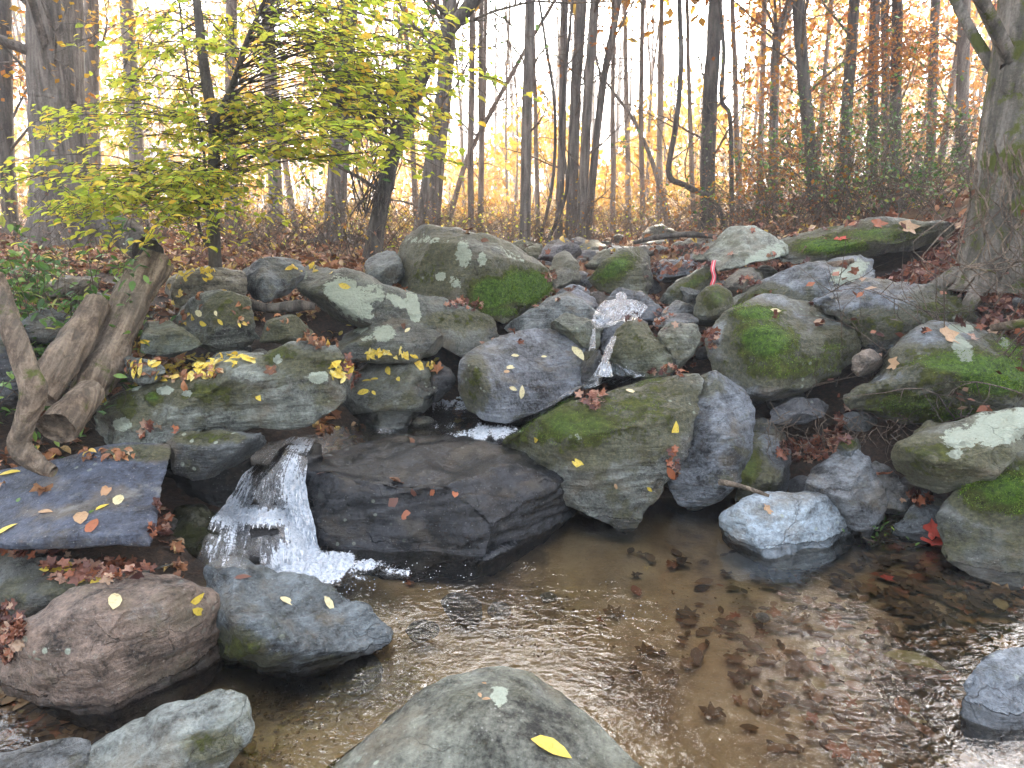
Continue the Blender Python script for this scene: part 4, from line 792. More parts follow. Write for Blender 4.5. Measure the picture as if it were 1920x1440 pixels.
# leaves sunk in the pool
hs = []
for _ in range(2600):
    u = rs.random(); px_ = 1000+940*u**.6; py_ = rs.uniform(1040, 1480); lim = 1040+ (px_-1000)*.0
    band = (py_-1030) - (px_-1050)*.42
    if band > 120+rs.normal()*50 and px_ < 1620+rs.normal()*60: continue
    if px_ > 1500 and rs.random() < .25: continue
    if rs.random() > ((px_-980)/800)**1.5: continue
    b = Pz(px_, py_, -.13); z = float(Hn(b[0], b[1])[0])
    if z < -.015: hs.append((Vector((b[0], b[1], z+rs.uniform(.0, .02))), Vector((0, 0, 1))))
for _ in range(420):
    b = Pz(rs.uniform(-40, 300), rs.uniform(1335, 1460), -.1); z = float(Hn(b[0], b[1])[0]); hs.append((Vector((b[0], b[1], min(z, -.02)+rs.uniform(0, .015))), Vector((0, 0, 1))))
for _ in range(12):
    b = Pz(rs.uniform(400, 1200), rs.uniform(1080, 1440), -.1); z = float(Hn(b[0], b[1])[0]); hs.append((Vector((b[0], b[1], min(z, -.02)+.003)), Vector((0, 0, 1))))
V, F = join([lay([h for i, h in enumerate(hs) if i % 3], leaf_ovate(.5, .0, .03), rs, .035, .11, .012, .06), lay(hs[::3], MAPLE2, rs, .05, .11, .01, .06)]); tag(obj('sunken_leaves', V, F, M_SUNK), kind='stuff')
# gravel flecks on the bed
parts = []
for (x, y, rx_, ry_, n_) in ((560, 1320, 110, 40, 260), (1000, 1150, 110, 40, 260), (700, 1200, 60, 30, 120), (500, 1400, 60, 40, 90), (1400, 1150, 150, 50, 120)):
    for _ in range(n_):
        c = Pz(x+rs.normal()*rx_*.6, y+rs.normal()*ry_*.6, -.12); c[2] = min(float(H(c[0], c[1])[0]), -.03)+.012; parts.append((BV[:, [0, 1, 2]]*rs.uniform(.002, .008)*[1, 1.2, .5]+c, BF))
V, F = join(parts); tag(obj('gravel', V, F, plain('river_gravel', (.25, .17, .09))), kind='stuff')

# ------------------------------------------------------------------ single leaves one can count
def one_leaf(px_, py_, size_px, ang, mat, label, tmpl=LEAF_FLAT, group=None, z=None):
    if z is not None: q = Pz(px_, py_, z); pt = Vector(q); nr_ = Vector((0, 0, 1))
    else:
        h = hit(px_, py_)
        if not h: return
        pt, nr_ = h[0], h[1]
    dist = (pt-CAMV).length; size = size_px/F_PX*dist*1.12
    # the leaf's length follows the angle seen in the photo, laid in the tangent plane
    d = ray(px_+math.cos(math.radians(ang))*20, py_-math.sin(math.radians(ang))*20); den = d.dot(nr_); q2 = CAMV+d*((pt-CAMV).dot(nr_)/den if abs(den) > .05 else dist)
    X = (q2-pt); X = (X-nr_*X.dot(nr_)).normalized(); Yv = nr_.cross(X)
    V0, F0 = tmpl; M = np.array([X[:], Yv[:], nr_[:]]).T
    V = (V0*size)@M.T+np.array(pt)+np.array(nr_)*.004
    o = obj('fallen_leaf', V, F0, mat, origin=tuple(pt)); tag(o, label, 'leaf', group or 'single leaves lying on the rocks'); return o
M_TAN = leaf_material('tan_leaf', [(0, (.42, .26, .14)), (1, (.5, .34, .2))], .1); M_RB = leaf_material('russet_leaf', [(0, (.3, .09, .04)), (1, (.36, .13, .06))], .1)
M_DKB = leaf_material('dark_brown_leaf', [(0, (.12, .05, .04)), (1, (.15, .07, .05))], .05); M_REDL = leaf_material('red_leaf', [(0, (.5, .06, .05)), (1, (.55, .1, .06))], .1)
Lf = [(1035,1402,70,-25,M_YEL,'large bright yellow leaf on the boulder at the bottom edge'),
(900,1305,14,-60,M_TAN,'tiny tan leaf left of the pale spot on the bottom edge boulder'),(912,1312,14,0,M_TAN,'tiny tan leaf below the pale spot on the bottom edge boulder'),(908,1283,12,-20,M_TAN,'tiny tan leaf above the pale spot on the bottom edge boulder'),
(537,1127,30,-35,M_PALE,'pale leaf in the middle of the banded face of the pointed boulder'),(617,1132,28,-60,M_PALE,'pale leaf on the right of the banded face of the pointed boulder'),(455,1083,26,5,M_DKB,'dark brown leaf near the tip of the pointed boulder'),
(215,1126,42,80,M_PALE,'big tan oval leaf standing on the brown weathered boulder'),(368,1124,28,40,M_YEL,'upper yellow leaf between the brown boulder and the pointed boulder'),(372,1146,28,-20,M_YEL,'lower yellow leaf between the brown boulder and the pointed boulder'),
(115,1065,60,0,M_YEL,'long yellow leaf on the low dark flat rock'),(150,1086,24,20,M_YEL,'small yellow leaf just right of the long yellow leaf on the low flat rock'),(182,1086,24,40,M_YEL,'yellow leaf furthest right on the low dark flat rock'),
(85,960,22,0,M_TAN,'small tan leaf alone on the left part of the dark flat slab'),(152,969,44,85,M_TAN,'large dull brown leaf on the dark flat slab'),(173,986,38,60,M_RB,'russet leaf beside the large dull brown one on the dark flat slab'),
(172,960,13,40,M_GREEN,'tiny green leaf between the brown and yellow leaves on the dark slab'),(192,951,22,25,M_YEL,'small yellow leaf on the dark flat slab'),(222,937,34,70,M_PALE,'pale yellow leaf with pointed tip highest on the dark flat slab'),(35,938,14,80,M_GREEN,'tiny pale green leaf at the left of the dark flat slab'),
(8,995,34,30,M_YEL,'bright yellow leaf at the bottom left corner of the dark flat slab'),(18,887,30,10,M_YEL,'yellow leaf on the upper left rim of the dark flat slab'),
(485,745,21,-60,M_YEL,'single yellow leaf on the face of the long pale boulder'),
(728,695,24,-70,M_YEL,'yellow leaf just below the crest of the rounded leafy boulder'),(747,711,17,-60,M_YEL,'small yellow leaf on the right flank of the rounded leafy boulder'),(687,714,18,5,M_YEL,'left of the two touching yellow leaves on the rounded leafy boulder'),(702,711,19,0,M_YEL,'right of the two touching yellow leaves on the rounded leafy boulder'),(682,735,25,10,M_YEL,'lowest large yellow leaf on the rounded leafy boulder'),(701,737,13,-50,M_YEL,'lowest small yellow leaf on the rounded leafy boulder'),(784,683,40,-60,M_YEL,'long narrow yellow leaf at the right end of the leafy crest'),
(958,689,21,10,M_PALE,'larger pale leaf left of middle on the smooth tilted block'),(950,697,15,10,M_TAN,'brown leaf touching the larger pale leaf on the smooth tilted block'),(966,667,16,0,M_PALE,'pale leaf nearest the top left of the smooth tilted block'),(1020,669,11,0,M_PALE,'tiny round pale leaf in the middle of the smooth tilted block'),(978,735,24,85,M_PALE,'upright pale leaf near the bottom of the smooth tilted block'),(962,729,17,-20,M_PALE,'narrow pale leaf beside the upright one on the smooth tilted block'),(1084,662,36,-50,M_PALE,'long narrow pale leaf at the right end of the smooth tilted block'),
(1005,825,23,5,M_YEL,'yellow leaf at the left end of the mossy pointed boulder'),(1085,870,30,-35,M_YEL,'yellow leaf on the lower middle of the mossy pointed boulder'),(1183,734,20,-20,M_PALE,'pale leaf right of the leaf cluster on the mossy pointed boulder'),(1155,912,12,-70,M_TAN,'small tan leaf near the foot of the mossy pointed boulder'),(1218,917,14,-45,M_YEL,'small yellow leaf near the foot of the mossy pointed boulder'),
(1265,808,34,80,M_YEL,'bright yellow leaf stuck upright in the crack of the split boulder'),(1258,888,30,-60,M_RB,'russet leaf in the crack below the upright yellow leaf'),
(375,588,23,-20,M_PALE,'pale yellow leaf high on the upright mossy boulder'),(361,595,24,-50,M_YEL,'leftmost narrow yellow leaf on the upright mossy boulder'),(405,588,12,-70,M_PALE,'tiny pale leaf at the top middle of the upright mossy boulder'),(381,607,20,-20,M_YEL,'yellow leaf below the pale one on the upright mossy boulder'),(413,604,13,-50,M_YEL,'small yellow leaf in the middle of the upright mossy boulder'),(449,609,10,-70,M_YEL,'tiny yellow leaf at the right of the upright mossy boulder'),
(647,537,23,-20,M_YEL,'yellow leaf on the lichen patch of the long sloping boulder'),(590,509,18,10,M_YEL,'left yellow leaf on the upper end of the long sloping boulder'),(621,512,18,0,M_YEL,'second yellow leaf on the upper end of the long sloping boulder'),
(764,619,14,40,M_PALE,'pale leaf on the broken right end of the low lichen-spotted boulder'),(639,625,15,60,M_YEL,'yellow leaf on the left end of the low lichen-spotted boulder'),(656,610,13,0,M_YEL,'yellow leaf on the crest of the low lichen-spotted boulder'),
(738,938,34,70,M_DKB,'big wet dark brown leaf stuck to the big dark wet boulder'),(763,963,27,50,M_RB,'russet leaf below the big dark leaf on the wet boulder'),(776,924,20,-60,M_DKB,'small dark leaf right of the big dark leaf on the wet boulder'),(811,922,18,75,M_RB,'small russet leaf in the middle of the big wet boulder'),(853,926,26,85,M_RB,'oval orange-brown leaf alone on the big wet boulder'),(602,888,16,50,M_RB,'small reddish leaf at the left top edge of the big wet boulder'),
(1455,583,30,10,M_PALE,'pale leaf on the crest of the round mossy boulder'),(1600,420,24,0,M_RB,'orange leaf on the left crest of the long low mossy slab')]
Lm = [(1438,957,24,60,M_TAN,'pinkish oak leaf on the pale blue pool rock'),(1746,995,36,20,M_REDL,'red maple leaf on the flat stone at the pool edge'),(1675,683,26,0,M_TAN,'tan oak leaf on the blue ledge of the biggest mossy right boulder'),(1776,631,40,10,M_TAN,'large tan maple leaf on top of the biggest mossy right boulder'),(1578,450,28,20,M_REDL,'pink-red maple leaf on the long low mossy slab'),(1645,422,28,0,M_RB,'orange maple leaf on the middle of the long low mossy slab'),(1700,428,34,0,M_TAN,'dull tan maple leaf on the right of the long low mossy slab')]
for a in Lf: one_leaf(*a)
for a in Lm: one_leaf(*a, tmpl=MAPLE)
one_leaf(1750,1020,44,10,M_REDL,'orange-red leaf floating below the flat stone at the pool edge',MAPLE,z=.004); one_leaf(1663,1087,24,10,M_REDL,'small red leaf sunk right of the pale pool rock',MAPLE,z=-.03)
one_leaf(1715,1238,80,-15,leaf_material('olive_leaf', [(0, (.26, .24, .08)), (1, (.3, .26, .1))], .0),'long olive leaf lying under water at the right of the pool',z=-.03)

# ------------------------------------------------------------------ moss and grass on the boulders (parts)
def moss_tufts(key, n, size, thr=.95, grass=0, region=None):
    o, V, F, nr, am = ROCKS[key]; idx = np.where((am > thr) & (nr[:, 1] < .4))[0]
    if len(idx) == 0: return
    r2 = np.random.default_rng(n); k = r2.choice(idx, n); pos = V[k]+nr[k]*.004+r2.normal(0, .006, (n, 3)); s_ = r2.uniform(.5, 1.3, n)*size
    yaw = r2.uniform(0, 6.28, n); pit = r2.uniform(-1.3, .2, n)
    v, f = scatter((SMALL[0]*[1, .55, 1]+[.35, 0, 0], SMALL[1]), pos, yaw, pit, r2.normal(0, .5, n), s_)
    obj('moss', v, f, M_MOSS, parent=o)['kind'] = 'stuff'
    if grass:
        t = Tubes()
        px_, py_ = proj(V[idx]); sel = idx if region is None else idx[(np.abs(px_-region[0]) < region[2]) & (np.abs(py_-region[1]) < region[3])]
        for q in r2.choice(sel, grass):
            L = r2.uniform(.04, .11); a = r2.uniform(0, 6.28); d = nr[q]*.5+np.array([math.cos(a)*.5, math.sin(a)*.5-.3, .7]); d /= np.linalg.norm(d); u = np.linspace(0, 1, 5)[:, None]
            t.add(V[q]+d*L*u+np.array([0, 0, -1])*L*.8*u**2, np.linspace(.0016, .0004, 5), 3)
        g_ = t.build('grass_blades', M_MOSS, parent=o); g_['kind'] = 'stuff'
moss_tufts('big', 9000, .011, 1.0, 130, (960, 530, 70, 40)); moss_tufts('bigright', 9000, .011, .95); moss_tufts('round', 5000, .01, .85); moss_tufts('topslab', 3000, .012, .9)
moss_tufts('mossfront', 5000, .007, .85); moss_tufts('poolright', 4000, .009, .8); moss_tufts('darkmoss', 1500, .011, .85)

# red strap
pts = curve([P(1337, 488, 4.95), P(1334, 505, 4.85), P(1337, 520, 4.83), P(1333, 535, 4.8), P(1336, 548, 4.8)], 24)
st = empty('strap', pts[0]); tag(st, 'faded red webbing strap hanging over the slanted mossy slab upstream', 'strap')
for nm, dx, hw, mt in (('strap_band', 0, .006, M_RIBBON), ('strap_band', .017, .005, M_RIBBON), ('strap_edge', .0085, .0025, M_RIBBONW)):
    L_ = pts+[dx-hw, 0, 0]; R_ = pts+[dx+hw, 0, 0]; V = np.concatenate([L_, R_, L_+[0, .004, 0], R_+[0, .004, 0]]); n = len(pts); F = []
    for i in range(n-1): F += [(i, i+1, n+i+1, n+i), (2*n+i, 3*n+i, 3*n+i+1, 2*n+i+1), (i, 2*n+i, 2*n+i+1, i+1), (n+i, n+i+1, 3*n+i+1, 3*n+i)]
    obj(nm, V, F, mt, parent=st)
rs0 = np.random.default_rng(31)
# ------------------------------------------------------------------ trees
def wiggle(p0, d, L, n, curl, rs, up=0.):
    """a branch as a bending polyline"""
    pts = [np.array(p0, float)]; d = np.array(d, float); d /= np.linalg.norm(d)
    for i in range(n-1):
        d = d+rs.normal(0, curl, 3)+[0, 0, up]; d /= np.linalg.norm(d); pts.append(pts[-1]+d*L/(n-1))
    return np.array(pts), d
def branch_set(T, tips, p0, d, L, r, rs, depth, nsub=4, curl=.18, up=.05, sides=4, n=6):
    pts, _ = wiggle(p0, d, L, n, curl, rs, up); T.add(pts, np.linspace(r, max(r*.25, .0015), n), sides, cap=False)
    if depth == 0: tips.append(pts); return
    for k in range(nsub):
        u = rs.uniform(.25, 1.); i = min(int(u*(n-1)), n-2); f = u*(n-1)-i; q = pts[i]*(1-f)+pts[i+1]*f; dd = pts[i+1]-pts[i]; dd /= np.linalg.norm(dd)
        s_ = rs.normal(0, 1, 3); s_ -= dd*(s_@dd); s_ /= np.linalg.norm(s_)+1e-6
        branch_set(T, tips, q, dd*.6+s_*.75, L*rs.uniform(.35, .6), r*.45, rs, depth-1, nsub, curl, up, 3, max(4, n-1))
def leaves_on(tips, n, rs, s0, s1, spread=.08, tmpl=SMALL):
    k = rs.integers(0, len(tips), n); pos = np.array([tips[a][min(int(b), len(tips[a])-1)] for a, b in zip(k, rs.uniform(1, [len(tips[a]) for a in k]))])+rs.normal(0, spread, (n, 3))
    return scatter(tmpl, pos, rs.uniform(0, 6.28, n), rs.normal(.2, .5, n), rs.normal(0, .6, n), rs.uniform(s0, s1, n))
def trunk_path(pp, Y, Htot):
    """photo trace of the visible trunk set on its own distance, then carried on upward with a taper"""
    q = [P(x, y, Y) for x, y in pp]; b = q[0].copy(); z0 = float(Hn(b[0], b[1])[0])-.12
    if len(pp) == 2 and b[2] > z0: b = b+(q[0]-q[1])/max(q[1][2]-q[0][2], .1)*(b[2]-z0)*.3
    b[2] = z0; q[0] = b; d = q[-1]-q[-2]; d /= max(np.linalg.norm(d), 1e-6); L = Htot-(q[-1][2]-z0)
    if L > 0: q += [q[-1]+d*L*.5, q[-1]+(d*.7+np.array([0, 0, .3]))*L*1.0]
    return np.array(q)
TREEGROUP = 'trunks of the surrounding autumn wood'
def tree(label, pp, wpx, Y, Htot=14., bark=M_BARK, nlow=5, nhigh=14, leaf=None, nl=0, ls=(.05, .09), seed=0, canopy=0, name='tree', cat='tree', group=None, roots=0, wob=.02, crown_mat=None, cband=None, csz=(.12, .22), cspread=.3, zlow=.9, path=None, sides=None, llen=(.5, 1.4)):
    rs = np.random.default_rng(seed+5); q = trunk_path(pp, Y, Htot) if path is None else path; n = 40
    pts = curve(q, n, 0); hh = (pts[:, 2]-pts[0, 2])/max(pts[-1, 2]-pts[0, 2], 1e-3)
    r0 = wpx/2/F_PX*Y; pts[1:-1, :2] += wob*np.stack([fbm(np.stack([hh*8, hh*0+seed, hh*0], 1), 1, 2), fbm(np.stack([hh*8, hh*0+seed+9, hh*0], 1), 1, 2)], 1)[1:-1]
    rad = r0*(1-.78*hh**.9)*(1+.55*np.exp(-(pts[:, 2]-pts[0, 2])/(r0*1.6)))
    root = empty(name, tuple(pts[0])); tag(root, label, cat, group)
    t = Tubes(); sd_ = sides or (20 if wpx > 30 else 10 if wpx > 14 else 6)
    t.add(pts, rad, sd_, False); V, F = t.data()
    if wpx > 30:
        c = np.repeat(pts, sd_, 0); d = V-c; V = c+d*(1+.1*fbm(V*[1, 1, .25], 9, 3)+.05*fbm(V*[1, 1, .15], 30, 2))[:, None]
    tr = obj('trunk', V, F, bark, parent=root)
    if roots:
        T = Tubes()
        for k in range(roots):
            a = rs.uniform(0, 6.28); p0 = pts[0]+[0, 0, .3]; L = rs.uniform(.5, 1.); e = pts[0]+[math.cos(a)*L, math.sin(a)*L, 0]; e[2] = float(Hn(e[0], e[1])[0])-.02
            T.add(curve([p0, (p0+e)/2+[0, 0, -.02], e], 10), np.linspace(r0*.35, .02, 10), 8, False)
        T.build('root', bark, parent=root)
    T = Tubes(); tips = []; low = []
    for k in range(nlow+nhigh):
        hi = k >= nlow; u = rs.uniform(.45, .98) if hi else rs.uniform(zlow/Htot, .45); i = min(int(u*(n-1)), n-2); p0 = pts[i]; a = rs.uniform(0, 6.28)
        d = np.array([math.cos(a), math.sin(a), rs.uniform(.3, 1.1)]); L = Htot*(.26*(1.15-u)+.04) if hi else rs.uniform(*llen)
        tl = []
        branch_set(T, tl, p0, d, L, min(r0*.4*(1.1-u), .05) if hi else min(r0*.25, .02), rs, 2 if (hi or wpx > 12) else 1, 4 if hi else 4)
        tips += tl; 
        if not hi: low += tl
    if tips: T.build('branches', M_TWIG if wpx < 40 else bark, parent=root)
    if leaf is not None and tips:
        out = [leaves_on(tips, nl, rs, *ls, spread=.1)] if nl else []
        if canopy:
            hi_t = [t_ for t_ in (tips[len(low):] or tips) if t_[:, 2].min() > 1.6+.42*max(t_[:, 1].mean(), 2)]
            if cband: hi_t = [t_ for t_ in tips if cband[0] < (t_[:, 2].mean()-1.45)/t_[:, 1].mean() < cband[1]]
            if hi_t: out.append(leaves_on(hi_t, canopy, rs, *csz, spread=cspread))
        v, f = join(out); obj('crown', v, f, leaf, parent=root)
    return root
T_ = tree
T_('massive grey-barked tree rising behind the yellow-leaved sapling at upper left', [(112, 420), (108, 200), (104, 0)], 92, 7.0, 18, M_BARK, 4, 16, M_GOLD, 900, seed=1, canopy=2200, csz=(.16, .3), cspread=.45)
T_('slimmer trunk standing close behind the massive grey tree', [(172, 400), (170, 0)], 28, 11, 16, M_BARK, 5, 14, M_GOLD, 1500, seed=2, canopy=1500, csz=(.16, .3), cspread=.45)
T_('dark ivy-clad trunk cut by the left edge of the view', [(14, 400), (4, 0)], 26, 8.5, 15, M_BARKD, 6, 12, M_ORANGE, 1500, seed=3, canopy=2550, csz=(.2, .34), cspread=.5)
T_('grey trunk showing through the sapling leaves, second right of the massive tree', [(262, 400), (238, 0)], 28, 12.5, 16, M_BARK, 6, 12, M_GOLD, 2200, seed=4, canopy=900, csz=(.16, .3), cspread=.45)
T_('slender grey trunk half hidden behind the crown of the sapling', [(432, 400), (434, 0)], 24, 13, 16, M_BARK, 6, 10, M_GOLD, 1800, seed=6, canopy=900, csz=(.16, .3), cspread=.45)
T_('thin grey trunk right of the sapling stem', [(516, 410), (502, 0)], 26, 12, 16, M_BARK, 6, 10, M_GOLD, 1600, seed=7, canopy=700, csz=(.16, .3), cspread=.45)
T_('medium trunk flaring at its base right of the sapling crown', [(622, 428), (640, 200), (655, 0)], 36, 9, 15, M_BARK, 4, 12, M_GOLD, 900, seed=8, canopy=700, roots=4)
T_('dark vine-hung trunk leaning right across the top of the view', [(690, 425), (728, 320), (765, 215), (812, 100), (905, -20)], 32, 6.6, 8, M_BARKD, 5, 5, M_GREEN, 500, seed=9)
T_('leaning twin trunk, nearer stem beside the biggest rounded boulder', [(775, 428), (800, 330), (822, 200), (840, 60), (845, 0)], 20, 9, 13, M_BARK, 4, 10, seed=10)
T_('pale trunk behind the leaning twin, thicker and smoother', [(800, 425), (825, 250), (842, 0)], 32, 11, 15, M_BARK, 4, 10, seed=11)
T_('narrow straight trunk left of a thinner twin in the centre', [(884, 438), (883, 200), (884, 0)], 13, 11.5, 15, M_BARKF, 5, 5, seed=12)
T_('thin twin trunk just right of the narrow straight one', [(900, 436), (903, 0)], 10, 12, 15, M_BARKF, 5, 5, seed=13)
T_('single straight dark trunk above the angular skyline stones', [(984, 440), (988, 200), (994, 0)], 21, 9.5, 16, M_BARK, 3, 5, seed=14)
T_('leftmost trunk of the four-stem clump right of centre', [(1047, 430), (1055, 200), (1059, 0)], 15, 11, 16, M_BARK, 4, 5, seed=15)
T_('second and thickest trunk of the four-stem clump', [(1070, 432), (1078, 200), (1090, 0)], 22, 11, 16, M_BARK, 4, 5, seed=16)
T_('third trunk of the four-stem clump, dark and gently leaning', [(1088, 438), (1100, 220), (1116, 0)], 19, 10.5, 16, M_BARK, 4, 5, seed=17)
T_('fourth trunk of the clump leaning out furthest to the right', [(1098, 436), (1125, 200), (1160, 0)], 15, 11, 15, M_BARK, 4, 5, seed=18)
T_('straight reddish-brown trunk standing alone left of the golden leaves', [(1326, 432), (1332, 200), (1341, 0)], 28, 10, 17, M_BARKD, 4, 12, seed=19)
T_('pale grey forked trunk bending right among golden leaves', [(1450, 400), (1451, 200), (1458, 70), (1485, -10)], 18, 11, 14, M_BARK, 6, 12, M_ORANGE, 3000, seed=20, canopy=1530, csz=(.2, .34), cspread=.5)
T_('rough brown trunk leaning slightly left of the green honeysuckle bush', [(1530, 395), (1510, 200), (1497, 0)], 24, 9, 15, M_BARKD, 6, 12, M_ORANGE, 2600, seed=21, canopy=1700, csz=(.2, .34), cspread=.5)
T_('thick trunk rising behind the honeysuckle bush, left of the trio', [(1580, 380), (1588, 200), (1602, 0)], 22, 12, 17, M_BARKD, 6, 12, M_ORANGE, 3200, seed=22, canopy=2210, csz=(.2, .34), cspread=.5)
T_('left trunk of the close trio on the right hillside', [(1632, 370), (1640, 0)], 20, 13, 17, M_BARKD, 6, 12, M_ORANGE, 3200, seed=23, canopy=2210, csz=(.2, .34), cspread=.5)
T_('middle thinner trunk of the trio on the right hillside', [(1658, 370), (1659, 0)], 15, 14, 17, M_BARKD, 6, 12, M_ORANGE, 2800, seed=24, canopy=2040, csz=(.2, .34), cspread=.5)
T_('right trunk of the trio, darkest against the orange leaves', [(1678, 370), (1682, 0)], 21, 12, 17, M_BARKD, 6, 12, M_ORANGE, 2800, seed=25, canopy=2040, csz=(.2, .34), cspread=.5)
T_('trunk between the trio and the big mossy right tree, nearer the trio', [(1738, 360), (1755, 0)], 17, 13, 17, M_BARKD, 6, 12, M_ORANGE, 2800, seed=26, canopy=2040, csz=(.2, .34), cspread=.5)
T_('grey trunk just left of the big mossy right tree', [(1800, 360), (1808, 0)], 22, 11, 17, M_BARK, 6, 12, M_ORANGE, 2800, seed=27, canopy=2720, csz=(.2, .34), cspread=.5)
big = T_('huge mossy tree trunk with a flared base at the right edge', [(1885, 455), (1898, 300), (1920, 130), (1935, 0)], 112, 4.4, 15, M_BARKM, 0, 12, M_ORANGE, 0, seed=28, canopy=1800, roots=9)
T_('snaking thin trunk that drops, hooks left and climbs beside the reddish trunk', [(1370, 420), (1340, 380), (1285, 348), (1254, 325), (1268, 230), (1277, 120), (1274, 0)], 11, 9, 9, M_BARKD, 5, 6, seed=29, wob=.0)
T_('short crooked sapling with a kinked stem right of the reddish trunk', [(1374, 425), (1371, 300), (1368, 215), (1352, 185), (1357, 100), (1350, 0)], 9, 9.5, 8, M_BARKD, 5, 6, seed=30, wob=0)
T_('arching bare trunk leaning up left to a broken top in the centre valley', [(1258, 438), (1225, 310), (1190, 230), (1150, 172)], 12, 14, 3.4, M_BARK, 3, 5, seed=31, wob=0)
T_('slanting thin trunk crossing behind the narrow twins', [(830, 415), (868, 320), (915, 220), (975, 110)], 12, 14, 8, M_BARKF, 3, 6, seed=32)
T_('thin pole tree left of the arching trunk base', [(1205, 446), (1202, 200), (1206, 0)], 10, 14, 15, M_BARKF, 5, 12, seed=33)
T_('two-stemmed thin tree forking low left of the four-stem clump', [(1003, 440), (1035, 350), (1040, 200), (1020, 60)], 7, 10, 8, M_BARKD, 4, 6, seed=34, wob=0)
T_('bent thin stem curving up beside the four-stem clump', [(1015, 440), (1062, 360), (1052, 240), (1068, 60)], 7, 10.5, 9, M_BARKD, 4, 6, seed=35, wob=0)
for i, (px, Y, w_) in enumerate(((900, 17, 11), (1010, 15, 10), (1075, 19, 12), (1150, 16, 11), (1235, 18, 13), (1300, 15.5, 10), (1385, 17, 12), (1180, 21, 11), (1420, 20, 12))):  # trees added for their crowns above the frame, which block the sun
    T_('tall pale trunk added for its sun-blocking leafy head, %s' % ('left of the single straight dark trunk', 'just right of the single straight dark trunk', 'behind the four-stem clump', 'between the clump and the thin pole tree', 'behind the snaking thin trunk', 'close behind the reddish-brown trunk', 'left of the pale forked trunk', 'farthest back in the middle of the valley', 'farthest back beside the pale forked trunk')[i],
       [(px, 436), (px+rs0.uniform(-14, 14), 0)], w_, Y, .62*Y, M_BARKF, 3, 26, M_GOLD, 0, seed=90+i, canopy=2600, cband=(.31, .46), csz=(.2, .36), cspread=.55)
# the leafless and gold-leaved wood behind, every trunk its own tree; four shapes copied and turned
rs = np.random.default_rng(77); protos_t = []
for k, (lf, nn) in enumerate(((None, 0), (M_GOLD, 900), (None, 0), (M_ORANGE, 1100), (M_GOLD, 450))):
    b = tree('thin straight tree of the far autumn wood', [(960, 440), (962, 0)], [9, 10, 7, 10, 7][k], 14, [15, 13, 12, 11, 14][k], M_BARKF, 7, 16, lf, nn, (.07, .13), seed=50+k, name='thin_tree', sides=6, zlow=1.5,
             path=np.array([[0, 0, -.2], [.1*k-.1, .05, 4], [.25-.1*k, 0, 9], [.4*(k % 2)-.1, .1, [15, 13, 12, 11, 14][k]]], float))
    protos_t.append(b)
used = set(); GRP = 'thin trees of the far autumn wood'
def copy_tree(o):
    c = o.copy(); COL.objects.link(c)
    for ch in list(o.children):
        d = ch.copy(); COL.objects.link(d); d.parent = c
    return c
def place(px, Y, k, s, az, label):
    o = protos_t[k] if k not in used else copy_tree(protos_t[k]); used.add(k); b = P(px, 430, Y); z = float(H(b[0], Y)[0])-.1
    o.location = (b[0], Y, z); o.rotation_euler = (rs.normal(0, .035), rs.normal(0, .05), az); o.scale = (s,)*3
    tag(o, label, 'tree', GRP); return o
for i in range(64):
    px = rs.uniform(-60, 1980) if i % 3 else rs.uniform(840, 1440); Y = 13+rs.random()**1.3*34
    cen = 860 < px < 1430
    k = int(rs.choice([0, 2, 4] if cen else [1, 3, 1, 0, 4])) if not (px > 1430) else int(rs.choice([3, 1, 3, 0]))
    lab = ('bare or thinly leaved thin tree standing in the pale central valley' if cen else 'golden-leaved thin tree in the wood on the left' if px < 860 else 'orange-leaved thin tree on the right hillside')
    seg = [(-99, 60, 'at the left edge beyond the massive grey tree'), (60, 240, 'just right of and behind the massive grey tree'), (240, 440, 'behind the crown of the sapling'), (440, 640, 'between the sapling and the flaring trunk'), (640, 860, 'behind the leaning dark trunk'), (860, 1000, 'behind the narrow twin trunks'), (1000, 1140, 'behind the four-stem clump'), (1140, 1320, 'left of the reddish-brown trunk'), (1320, 1440, 'right of the reddish-brown trunk'), (1440, 1560, 'behind the pale forked trunk'), (1560, 1720, 'behind the trio of trunks'), (1720, 2100, 'behind the huge mossy tree')]
    s_n = ''; where = [q_[2] for q_ in seg if q_[0] <= px < q_[1]][0]; far_ = 'nearer' if Y < 22 else 'farther'
    lab = '%s %s thin tree %s' % (far_, ('bare', 'golden-leaved', 'bare', 'orange-leaved', 'sparsely golden-leaved')[k], where)
    if cen and Y < 21: Y += 9
    o = place(px, Y, k, min(rs.uniform(.8, 1.35), .62*Y/14) if cen else rs.uniform(.8, 1.35), rs.uniform(0, 6.28), lab); o['group'] = GRP+' '+where
# distant wood and its leaves read as one mass
T = Tubes(); tips = []
for i in range(260):
    Y = rs.uniform(42, 95); px = rs.uniform(-120, 2040); b = P(px, 430, Y); z = float(H(b[0], Y)[0]); h_ = rs.uniform(11, 20); a = rs.normal(0, .05)
    p0 = np.array([b[0], Y, z]); pts = np.array([p0, p0+[a*h_*.5, 0, h_*.5], p0+[a*h_, 0, h_]]); T.add(pts, [rs.uniform(.08, .2), .09, .02], 5, False)
    for q in range(7):
        u = rs.uniform(.3, .98); an = rs.uniform(0, 6.28); tl = []
        branch_set(T, tl, p0+[a*h_*u, 0, h_*u], [math.cos(an), math.sin(an)*.6, .8], h_*.2, .04, rs, 1, 4, .2, .05, 3, 4); tips += tl
o = T.build('distant_wood', M_BARKF); tag(o, kind='stuff')
n = 90000; ang = rs.uniform(-.8, .8, n); d = 20+rs.random(n)**1.2*60; zc = rs.random(n)**1.5
xx = np.tan(ang)*d; base = H(xx, d); dens = np.where((xx/d > -.1) & (xx/d < .3), 1.9+2.4*np.abs(np.sin(xx/d*17+1)), np.where(xx/d >= .3, 14, 11))
